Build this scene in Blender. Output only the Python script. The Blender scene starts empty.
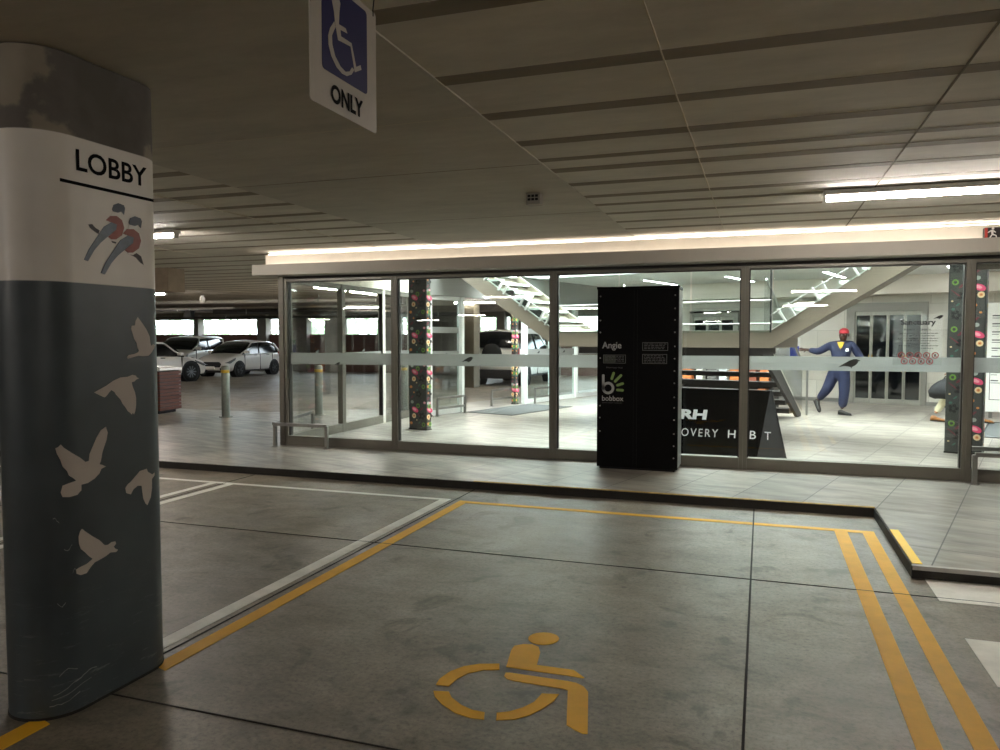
import bpy, bmesh, math, random
from mathutils import Vector, Matrix
random.seed(7)
S = bpy.context.scene
COL = S.collection

# ------------------------------------------------------------------ camera, world, exposure
cam_d = bpy.data.cameras.new('camera'); cam = bpy.data.objects.new('camera', cam_d); COL.objects.link(cam)
cam.location = (0, 0, 1.62)
cam.rotation_euler = (math.radians(90 - 2.787), 0, math.radians(19.0))
cam_d.sensor_width = 36; cam_d.lens = 27.36; cam_d.clip_end = 400; cam_d.clip_start = .05
S.camera = cam
S.view_settings.view_transform = 'Standard'; S.view_settings.look = 'None'
S.view_settings.gamma = 1; S.view_settings.use_curve_mapping = False
S.view_settings.exposure = 1.5
W = bpy.data.worlds.new('overcast_sky'); S.world = W; W.use_nodes = True
W.node_tree.nodes['Background'].inputs[0].default_value = (.80, .92, 1.0, 1)
W.node_tree.nodes['Background'].inputs[1].default_value = 5.0
try:
    S.cycles.use_denoising = True; S.cycles.max_bounces = 10; S.cycles.diffuse_bounces = 5
    S.cycles.transparent_max_bounces = 24; S.cycles.caustics_reflective = False; S.cycles.caustics_refractive = False
    S.cycles.sample_clamp_indirect = 6.0
except Exception: pass

TUBE_E, SKY_E, LED_E, LIN_E = 55.0, 8.5, 6.0, 14.0
def area_light(name, loc, rot, sx, sy, power, color, parent=None):
    d = bpy.data.lights.new(name, 'AREA'); d.shape = 'RECTANGLE'; d.size = sx; d.size_y = sy
    d.energy = power; d.color = color
    o = bpy.data.objects.new(name, d); COL.objects.link(o); o.location = loc; o.rotation_euler = rot
    if parent: o.parent = parent
    return o

# ------------------------------------------------------------------ materials
def lin(h):
    h = h.lstrip('#'); r = []
    for i in (0, 2, 4):
        c = int(h[i:i+2], 16) / 255
        r.append(c / 12.92 if c <= .04045 else ((c + .055) / 1.055) ** 2.4)
    return tuple(r) + (1,)
MATS = {}
def mat(name, col, rough=.5, metal=0, noise=0, nscale=8, bump=0, bscale=60, emit=0, stretch=(1, 1, 1), spec=.5, rvar=0):
    if name in MATS: return MATS[name]
    m = bpy.data.materials.new(name); m.use_nodes = True; nt = m.node_tree
    b = nt.nodes['Principled BSDF']; c = lin(col)
    b.inputs['Base Color'].default_value = c; b.inputs['Roughness'].default_value = rough
    b.inputs['Metallic'].default_value = metal; b.inputs['Specular IOR Level'].default_value = spec
    if emit:
        b.inputs['Emission Color'].default_value = c; b.inputs['Emission Strength'].default_value = emit
    if noise or bump or rvar:
        tc = nt.nodes.new('ShaderNodeTexCoord'); mp = nt.nodes.new('ShaderNodeMapping')
        mp.inputs['Scale'].default_value = stretch; nt.links.new(tc.outputs['Object'], mp.inputs[0])
    if noise or rvar:
        n = nt.nodes.new('ShaderNodeTexNoise'); n.inputs['Scale'].default_value = nscale; n.inputs['Detail'].default_value = 7
        n.inputs['Roughness'].default_value = .65
        nt.links.new(mp.outputs[0], n.inputs['Vector'])
        if noise:
            r = nt.nodes.new('ShaderNodeMapRange'); r.inputs['From Min'].default_value = .3; r.inputs['From Max'].default_value = .7
            r.inputs['To Min'].default_value = 1 - noise; r.inputs['To Max'].default_value = 1 + noise
            mx = nt.nodes.new('ShaderNodeVectorMath'); mx.operation = 'SCALE'; mx.inputs[0].default_value = c[:3]
            nt.links.new(n.outputs[0], r.inputs['Value']); nt.links.new(r.outputs[0], mx.inputs['Scale'])
            nt.links.new(mx.outputs[0], b.inputs['Base Color'])
        if rvar:
            r2 = nt.nodes.new('ShaderNodeMapRange'); r2.inputs['From Min'].default_value = .3; r2.inputs['From Max'].default_value = .7
            r2.inputs['To Min'].default_value = rough - rvar; r2.inputs['To Max'].default_value = rough + rvar
            nt.links.new(n.outputs[0], r2.inputs['Value']); nt.links.new(r2.outputs[0], b.inputs['Roughness'])
    if bump:
        n2 = nt.nodes.new('ShaderNodeTexNoise'); n2.inputs['Scale'].default_value = bscale; n2.inputs['Detail'].default_value = 4
        nt.links.new(mp.outputs[0], n2.inputs['Vector'])
        bp = nt.nodes.new('ShaderNodeBump'); bp.inputs['Strength'].default_value = bump; bp.inputs['Distance'].default_value = .01
        nt.links.new(n2.outputs[0], bp.inputs['Height']); nt.links.new(bp.outputs[0], b.inputs['Normal'])
    MATS[name] = m; return m

def nodes_mat(name):
    m = bpy.data.materials.new(name); m.use_nodes = True; MATS[name] = m
    return m, m.node_tree, m.node_tree.nodes['Principled BSDF']

def floor_concrete():
    m, nt, b = nodes_mat('parking_concrete'); N = nt.nodes.new; L = nt.links.new
    tc = N('ShaderNodeTexCoord')
    def noise(s, d=8, rough=.65, vec=None, dist=0):
        n = N('ShaderNodeTexNoise'); n.inputs['Scale'].default_value = s; n.inputs['Detail'].default_value = d
        n.inputs['Roughness'].default_value = rough; n.inputs['Distortion'].default_value = dist
        L(vec or tc.outputs['Object'], n.inputs['Vector']); return n.outputs[0]
    def ramp(src, pts):
        r = N('ShaderNodeValToRGB'); e = r.color_ramp.elements
        while len(e) < len(pts): e.new(.5)
        for k, (p, c) in enumerate(pts): e[k].position = p; e[k].color = c if len(c) == 4 else tuple(c) + (1,)
        L(src, r.inputs[0]); return r.outputs[0]
    def mix(kind, fac, a, c):
        x = N('ShaderNodeMix'); x.data_type = 'RGBA'; x.blend_type = kind; x.inputs[0].default_value = fac
        L(a, x.inputs[6]); L(c, x.inputs[7]); return x.outputs[2]
    base = ramp(noise(.55, 9, .7), [(.3, lin('#665e53')), (.5, lin('#7e7568')), (.72, lin('#948b7d'))])
    mp = N('ShaderNodeMapping'); mp.inputs['Scale'].default_value = (1.5, 2.6, 1); L(tc.outputs['Object'], mp.inputs[0])
    streak = ramp(noise(1.3, 10, .8, mp.outputs[0], .15), [(.34, (.62, .60, .57)), (.5, (.96, .955, .94)), (.68, (1.24, 1.23, 1.21))])
    blot = ramp(noise(2.6, 6, .6, None, 1.2), [(.33, (.40, .38, .34)), (.42, (.90, .89, .88)), (.55, (1, 1, 1))])
    grit = ramp(noise(38, 6, .8), [(.35, (.38, .37, .35)), (.47, (1, 1, 1)), (.66, (1.45, 1.44, 1.42))])
    v = N('ShaderNodeTexVoronoi'); v.inputs['Scale'].default_value = 1.9; v.inputs['Randomness'].default_value = 1; L(tc.outputs['Object'], v.inputs['Vector'])
    spots = ramp(v.outputs['Distance'], [(.02, (.35, .34, .33)), (.045, (1, 1, 1)), (1, (1, 1, 1))])
    c = mix('MULTIPLY', 1, base, streak); c = mix('MULTIPLY', .8, c, blot); c = mix('MULTIPLY', .7, c, grit); c = mix('MULTIPLY', .7, c, spots)
    L(c, b.inputs['Base Color'])
    rr = N('ShaderNodeMapRange'); rr.inputs['To Min'].default_value = .30; rr.inputs['To Max'].default_value = .62
    L(noise(1.7, 8, .7), rr.inputs['Value']); L(rr.outputs[0], b.inputs['Roughness'])
    bp = N('ShaderNodeBump'); bp.inputs['Strength'].default_value = .25; bp.inputs['Distance'].default_value = .004
    L(noise(30, 6, .7), bp.inputs['Height']); L(bp.outputs[0], b.inputs['Normal'])
    return m
TH = math.radians(16.4)
def floor_tile():
    m, nt, b = nodes_mat('porcelain_tile'); N = nt.nodes.new; L = nt.links.new
    tc = N('ShaderNodeTexCoord')
    mp = N('ShaderNodeMapping'); mp.vector_type = 'TEXTURE'
    # origin on a real joint crossing, axes turned with the mall building
    mp.inputs['Location'].default_value = (1.005, 7.546, 0); mp.inputs['Rotation'].default_value = (0, 0, -TH)
    L(tc.outputs['Object'], mp.inputs[0])
    br = N('ShaderNodeTexBrick'); br.offset = 0; br.offset_frequency = 2; br.squash = 1
    br.inputs['Scale'].default_value = 1; br.inputs['Brick Width'].default_value = .61; br.inputs['Row Height'].default_value = 1.22
    br.inputs['Mortar Size'].default_value = .005; br.inputs['Mortar Smooth'].default_value = .1; br.inputs['Bias'].default_value = 0
    br.inputs['Color1'].default_value = lin('#827c74'); br.inputs['Color2'].default_value = lin('#979086'); br.inputs['Mortar'].default_value = lin('#2e2b27')
    L(mp.outputs[0], br.inputs['Vector'])
    m2 = N('ShaderNodeMapping'); m2.inputs['Scale'].default_value = (.7, 2.6, 1); L(mp.outputs[0], m2.inputs[0])
    n = N('ShaderNodeTexNoise'); n.inputs['Scale'].default_value = 2.6; n.inputs['Detail'].default_value = 9; n.inputs['Roughness'].default_value = .62
    n.inputs['Distortion'].default_value = .2; L(m2.outputs[0], n.inputs['Vector'])
    r = N('ShaderNodeValToRGB'); e = r.color_ramp.elements; e[0].position = .32; e[0].color = (.50, .485, .47, 1); e[1].position = .66; e[1].color = (1.34, 1.33, 1.32, 1)
    L(n.outputs[0], r.inputs[0])
    x = N('ShaderNodeMix'); x.data_type = 'RGBA'; x.blend_type = 'MULTIPLY'; x.inputs[0].default_value = 1
    L(br.outputs[0], x.inputs[6]); L(r.outputs[0], x.inputs[7]); L(x.outputs[2], b.inputs['Base Color'])
    rr = N('ShaderNodeMapRange'); rr.inputs['To Min'].default_value = .34; rr.inputs['To Max'].default_value = .34
    L(n.outputs[0], rr.inputs['Value']); L(rr.outputs[0], b.inputs['Roughness'])
    return m
def ceiling_mat(name, col, band=False):
    m, nt, b = nodes_mat(name); N = nt.nodes.new; L = nt.links.new
    tc = N('ShaderNodeTexCoord'); mp = N('ShaderNodeMapping'); mp.inputs['Scale'].default_value = (.6, 1.6, 1); L(tc.outputs['Object'], mp.inputs[0])
    n = N('ShaderNodeTexNoise'); n.inputs['Scale'].default_value = 2.2; n.inputs['Detail'].default_value = 8; n.inputs['Roughness'].default_value = .7
    L(mp.outputs[0], n.inputs['Vector'])
    r = N('ShaderNodeValToRGB'); e = r.color_ramp.elements
    c = lin(col); e[0].position = .3; e[0].color = tuple(v*.82 for v in c[:3]) + (1,); e[1].position = .72; e[1].color = tuple(v*1.12 for v in c[:3]) + (1,)
    L(n.outputs[0], r.inputs[0]); L(r.outputs[0], b.inputs['Base Color']); b.inputs['Roughness'].default_value = .85
    bp = N('ShaderNodeBump'); bp.inputs['Strength'].default_value = .3; bp.inputs['Distance'].default_value = .006
    n2 = N('ShaderNodeTexNoise'); n2.inputs['Scale'].default_value = 14; L(tc.outputs['Object'], n2.inputs['Vector'])
    L(n2.outputs[0], bp.inputs['Height']); L(bp.outputs[0], b.inputs['Normal'])
    return m
def column_mat():
    # bare render above the printed wrap, its two printed colours meeting at one height
    m, nt, b = nodes_mat('column_wrap'); N = nt.nodes.new; L = nt.links.new
    tc = N('ShaderNodeTexCoord'); sp = N('ShaderNodeSeparateXYZ'); L(tc.outputs['Object'], sp.inputs[0])
    def step(z, w=.002):
        r = N('ShaderNodeMapRange'); r.inputs['From Min'].default_value = z - w; r.inputs['From Max'].default_value = z + w
        L(sp.outputs[2], r.inputs['Value']); return r.outputs[0]
    def noise(s, d=7, vec=None, rough=.65):
        n = N('ShaderNodeTexNoise'); n.inputs['Scale'].default_value = s; n.inputs['Detail'].default_value = d; n.inputs['Roughness'].default_value = rough
        L(vec or tc.outputs['Object'], n.inputs['Vector']); return n.outputs[0]
    def ramp(src, pts):
        r = N('ShaderNodeValToRGB'); e = r.color_ramp.elements
        while len(e) < len(pts): e.new(.5)
        for k, (p, c) in enumerate(pts): e[k].position = p; e[k].color = c
        L(src, r.inputs[0]); return r.outputs[0]
    def mix(f, a, c):
        x = N('ShaderNodeMix'); x.data_type = 'RGBA'; L(f, x.inputs[0]); L(a, x.inputs[6]); L(c, x.inputs[7]); return x.outputs[2]
    white = ramp(noise(2, 3), [(.35, lin('#cfc8be')), (.7, lin('#ded8ce'))])
    mp = N('ShaderNodeMapping'); mp.inputs['Scale'].default_value = (3, 3, 26); L(tc.outputs['Object'], mp.inputs[0])
    scr = ramp(noise(1.5, 9, mp.outputs[0], .8), [(.575, (0, 0, 0, 1)), (.62, (1, 1, 1, 1))])
    low = N('ShaderNodeMapRange'); low.inputs['From Min'].default_value = .62; low.inputs['From Max'].default_value = .1
    L(sp.outputs[2], low.inputs['Value'])
    mul = N('ShaderNodeMath'); mul.operation = 'MULTIPLY'; L(scr, mul.inputs[0]); L(low.outputs[0], mul.inputs[1])
    m7 = N('ShaderNodeMath'); m7.operation = 'MULTIPLY'; m7.inputs[1].default_value = .6; L(mul.outputs[0], m7.inputs[0])
    blue = ramp(noise(1.6, 3), [(.35, lin('#343c40')), (.7, lin('#434c50'))])
    scuff = ramp(noise(9), [(.4, lin('#6c7478')), (.7, lin('#8c9091'))])
    blue = mix(m7.outputs[0], blue, scuff)
    raw = ramp(noise(2.4, 6, None, .5), [(.40, lin('#5a554e')), (.50, lin('#66605a')), (.53, lin('#8b8273')), (.7, lin('#9a9080'))])
    c = mix(step(1.857), blue, white); c = mix(step(2.475), c, raw)
    L(c, b.inputs['Base Color'])
    rr = N('ShaderNodeMapRange'); rr.inputs['To Min'].default_value = .42; rr.inputs['To Max'].default_value = .85
    L(step(2.475), rr.inputs['Value']); L(rr.outputs[0], b.inputs['Roughness'])
    mr = N('ShaderNodeMapRange'); mr.inputs['From Min'].default_value = 2.0; mr.inputs['From Max'].default_value = 0; L(sp.outputs[2], mr.inputs['Value'])
    bp = N('ShaderNodeBump'); bp.inputs['Strength'].default_value = .25; bp.inputs['Distance'].default_value = .02
    L(noise(2.6, 2), bp.inputs['Height']); L(bp.outputs[0], b.inputs['Normal'])
    return m
def glass_mat(name, tint=(.93, .97, .955), ior=1.45, rough=0):
    m = bpy.data.materials.new(name); m.use_nodes = True; nt = m.node_tree; nt.nodes.clear(); N = nt.nodes.new; L = nt.links.new
    o = N('ShaderNodeOutputMaterial'); x = N('ShaderNodeMixShader'); t = N('ShaderNodeBsdfTransparent'); g = N('ShaderNodeBsdfGlossy'); f = N('ShaderNodeFresnel')
    t.inputs[0].default_value = tuple(tint) + (1,); g.inputs['Roughness'].default_value = rough; g.inputs[0].default_value = (1, 1, 1, 1)
    gm = N('ShaderNodeNewGeometry'); mr = N('ShaderNodeMapRange'); mr.inputs['To Min'].default_value = ior; mr.inputs['To Max'].default_value = 1/ior
    L(gm.outputs['Backfacing'], mr.inputs['Value']); L(mr.outputs[0], f.inputs[0])
    L(f.outputs[0], x.inputs[0]); L(t.outputs[0], x.inputs[1]); L(g.outputs[0], x.inputs[2]); L(x.outputs[0], o.inputs[0])
    MATS[name] = m; return m
def frost_mat(name, col, clear=.25):
    m = bpy.data.materials.new(name); m.use_nodes = True; nt = m.node_tree; nt.nodes.clear(); N = nt.nodes.new; L = nt.links.new
    o = N('ShaderNodeOutputMaterial'); x = N('ShaderNodeMixShader'); y = N('ShaderNodeMixShader')
    t = N('ShaderNodeBsdfTransparent'); d = N('ShaderNodeBsdfDiffuse'); tl = N('ShaderNodeBsdfTranslucent')
    d.inputs[0].default_value = lin(col); tl.inputs[0].default_value = lin(col)
    y.inputs[0].default_value = .55; L(d.outputs[0], y.inputs[1]); L(tl.outputs[0], y.inputs[2])
    x.inputs[0].default_value = clear; L(y.outputs[0], x.inputs[1]); L(t.outputs[0], x.inputs[2]); L(x.outputs[0], o.inputs[0])
    MATS[name] = m; return m
M_CONC = floor_concrete(); M_TILE = floor_tile()
M_CEIL = ceiling_mat('ceiling_plank', '#cdc7ba'); M_RIB = ceiling_mat('ceiling_rib', '#b9b3a6'); M_STRIP = ceiling_mat('ceiling_strip', '#857b6a')
M_COL = column_mat()
M_GLASS = glass_mat('clear_glass', (.955, .97, .962)); M_GLASS2 = glass_mat('greenish_glass', (.90, .955, .94))
M_DARKGLASS = mat('car_glass', '#0c0f12', .12, spec=.35)
M_FROST = frost_mat('frosted_film', '#aeaeab')
M_FRAME = mat('bronze_aluminium', '#6a665c', .42, .2, noise=.05, nscale=3)
M_FRAMED = mat('dark_aluminium_gap_shade', '#2b2723', .5, .2)
M_WHITE = mat('white_paint', '#e6e4df', .5)
M_FASCIA = mat('fascia_board', '#aaa499', .6, noise=.05, nscale=2)
M_COVE = mat('cove_plaster', '#e0d8ca', .7, noise=.06, nscale=3)
M_YEL = mat('yellow_road_paint', '#e9ae22', .65, noise=.10, nscale=5)
M_WHT = mat('white_road_paint', '#ebe8e0', .55, noise=.16, nscale=4)
M_BLACK = mat('black_powdercoat', '#020202', .6, spec=.12, noise=.1)
M_STEEL = mat('brushed_steel', '#9a9894', .3, .9, noise=.08, nscale=6)
M_GALV = mat('galvanised_steel', '#8b8d88', .4, .6, noise=.15, nscale=12)
M_RUB = mat('black_rubber', '#0c0c0c', .8)
M_JOINT = mat('dark_joint', '#26231f', .9)

# ------------------------------------------------------------------ mesh helpers
class MB:
    def __init__(s): s.v = []; s.f = []; s.m = []; s.sm = []
    def add(s, vs, fs, mi=0, smooth=False):
        o = len(s.v); s.v += [tuple(p) for p in vs]
        for f in fs: s.f.append([o + i for i in f]); s.m.append(mi); s.sm.append(smooth)
        return s
    def box(s, x0, x1, y0, y1, z0, z1, mi=0):
        return s.add([(x0,y0,z0),(x1,y0,z0),(x1,y1,z0),(x0,y1,z0),(x0,y0,z1),(x1,y0,z1),(x1,y1,z1),(x0,y1,z1)],
            [(0,3,2,1),(4,5,6,7),(0,1,5,4),(1,2,6,5),(2,3,7,6),(3,0,4,7)], mi)
    def bar(s, p0, p1, w, h, mi=0, up=(0, 0, 1)):   # rectangular bar between two points
        p0 = Vector(p0); p1 = Vector(p1); d = (p1 - p0).normalized(); u = Vector(up)
        r = d.cross(u)
        if r.length < 1e-4: r = d.cross(Vector((0, 1, 0)))
        r.normalize(); u = r.cross(d).normalized()
        vs = [p + r*a*w/2 + u*b*h/2 for p in (p0, p1) for a, b in ((-1,-1),(1,-1),(1,1),(-1,1))]
        return s.add(vs, [(3,2,1,0),(4,5,6,7),(0,1,5,4),(1,2,6,5),(2,3,7,6),(3,0,4,7)], mi)
    def cyl(s, p0, p1, r0, r1=None, n=16, mi=0, caps=True):
        r1 = r0 if r1 is None else r1
        p0 = Vector(p0); p1 = Vector(p1); d = (p1 - p0).normalized()
        a = d.orthogonal().normalized(); b = d.cross(a)
        vs = [p + (a*math.cos(t) + b*math.sin(t))*r for p, r in ((p0, r0), (p1, r1)) for t in [2*math.pi*k/n for k in range(n)]]
        s.add(vs, [(k, (k+1) % n, n + (k+1) % n, n + k) for k in range(n)], mi, True)
        if caps: s.add(vs, [tuple(range(n))[::-1], tuple(range(n, 2*n))], mi)
        return s
    def tube(s, pts, r, n=10, mi=0):
        for a, b in zip(pts, pts[1:]): s.cyl(a, b, r, n=n, mi=mi)
        return s
    def lathe(s, prof, c=(0, 0, 0), n=24, mi=0, axis='z'):
        vs = []
        for r, h in prof:
            for k in range(n):
                t = 2*math.pi*k/n; x, y = r*math.cos(t), r*math.sin(t)
                p = (x, y, h) if axis == 'z' else ((h, x, y) if axis == 'x' else (x, h, y))
                vs.append((c[0]+p[0], c[1]+p[1], c[2]+p[2]))
        fs = [(i*n+k, i*n+(k+1) % n, (i+1)*n+(k+1) % n, (i+1)*n+k) for i in range(len(prof)-1) for k in range(n)]
        return s.add(vs, fs, mi, True)
    def prism(s, poly, o, ax, ay, n, t0, t1, mi=0):  # 2D polygon in the frame (o; ax, ay), extruded along n from t0 to t1
        o = Vector(o); ax = Vector(ax); ay = Vector(ay); n = Vector(n); k = len(poly)
        vs = [o + ax*x + ay*y + n*t for t in (t0, t1) for x, y in poly]
        return s.add(vs, [tuple(range(k))[::-1], tuple(range(k, 2*k))] + [(i, (i+1) % k, k+(i+1) % k, k+i) for i in range(k)], mi)
    def zprism(s, poly, z0, z1, mi=0): return s.prism(poly, (0,0,0), (1,0,0), (0,1,0), (0,0,1), z0, z1, mi)
    def build(s, name, m=None, parent=None, bevel=0, loc=None, rotz=0, sub=0, smooth=None):
        me = bpy.data.meshes.new(name); me.from_pydata(s.v, [], s.f); 
        ms = m if isinstance(m, (list, tuple)) else [m]
        for x in ms:
            if x: me.materials.append(x)
        for p, mi, sm in zip(me.polygons, s.m, s.sm):
            p.material_index = min(mi, len(ms)-1); p.use_smooth = sm if smooth is None else smooth
        bm = bmesh.new(); bm.from_mesh(me); bmesh.ops.recalc_face_normals(bm, faces=bm.faces); bm.to_mesh(me); bm.free()
        o = bpy.data.objects.new(name, me); COL.objects.link(o)
        if parent: o.parent = parent
        if loc: o.location = loc
        o.rotation_euler = (0, 0, rotz)
        if bevel:
            b = o.modifiers.new('bevel', 'BEVEL'); b.width = bevel; b.segments = 2; b.limit_method = 'ANGLE'; b.angle_limit = .6
        if sub:
            b = o.modifiers.new('sub', 'SUBSURF'); b.levels = sub; b.render_levels = sub
        return o
def tag(o, label=None, cat=None, group=None, kind=None):
    if label: o['label'] = label
    if cat: o['category'] = cat
    if group: o['group'] = group
    if kind: o['kind'] = kind
    return o
def thing(name, label, cat, loc=(0, 0, 0), rz=0, group=None, kind=None):
    o = bpy.data.objects.new(name, None); COL.objects.link(o); o.empty_display_size = .1
    o.location = loc; o.rotation_euler = (0, 0, rz); return tag(o, label, cat, group, kind)
def struct(o): o['kind'] = 'structure'; return o
def sempty(name, loc=(0, 0, 0), rz=0):
    return struct(thing(name, None, None, loc, rz))
def copy_tree(o, parent=None):
    c = o.copy(); COL.objects.link(c)
    if parent: c.parent = parent
    for ch in list(o.children): copy_tree(ch, c)
    return c
def text_mesh(s, bold=0.0, sp=1.0):
    cu = bpy.data.curves.new('t', 'FONT'); cu.body = s; cu.size = 1; cu.offset = bold; cu.extrude = 0; cu.space_character = sp; cu.resolution_u = 4
    o = bpy.data.objects.new('t', cu); COL.objects.link(o); bpy.context.view_layer.update()
    me = bpy.data.meshes.new_from_object(o.evaluated_get(bpy.context.evaluated_depsgraph_get()))
    vs = [tuple(v.co) for v in me.vertices]; fs = [tuple(p.vertices) for p in me.polygons]
    bpy.data.objects.remove(o); bpy.data.curves.remove(cu); bpy.data.meshes.remove(me)
    return vs, fs
def text_on(name, s, o, ax, ay, w, h, m, parent, bold=0.0, sp=1.0, lift=.0012, shear=0, label=None, mb=None, mi=0, build=True):
    """flat lettering: o = bottom-left corner, ax / ay unit vectors, fitted to w x h"""
    vs, fs = text_mesh(s, bold, sp)
    x0 = min(v[0] for v in vs); x1 = max(v[0] for v in vs); y0 = min(v[1] for v in vs); y1 = max(v[1] for v in vs)
    o = Vector(o); ax = Vector(ax).normalized(); ay = Vector(ay).normalized(); n = ax.cross(ay)
    b = mb or MB()
    b.add([o + ax*((x-x0)/(x1-x0)*w + shear*(y-y0)/(y1-y0)*h) + ay*((y-y0)/(y1-y0)*h) + n*lift for x, y, z in vs], fs, mi)
    if not build: return b
    r = b.build(name, m, parent)
    if label: r['label'] = label
    return r

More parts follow.
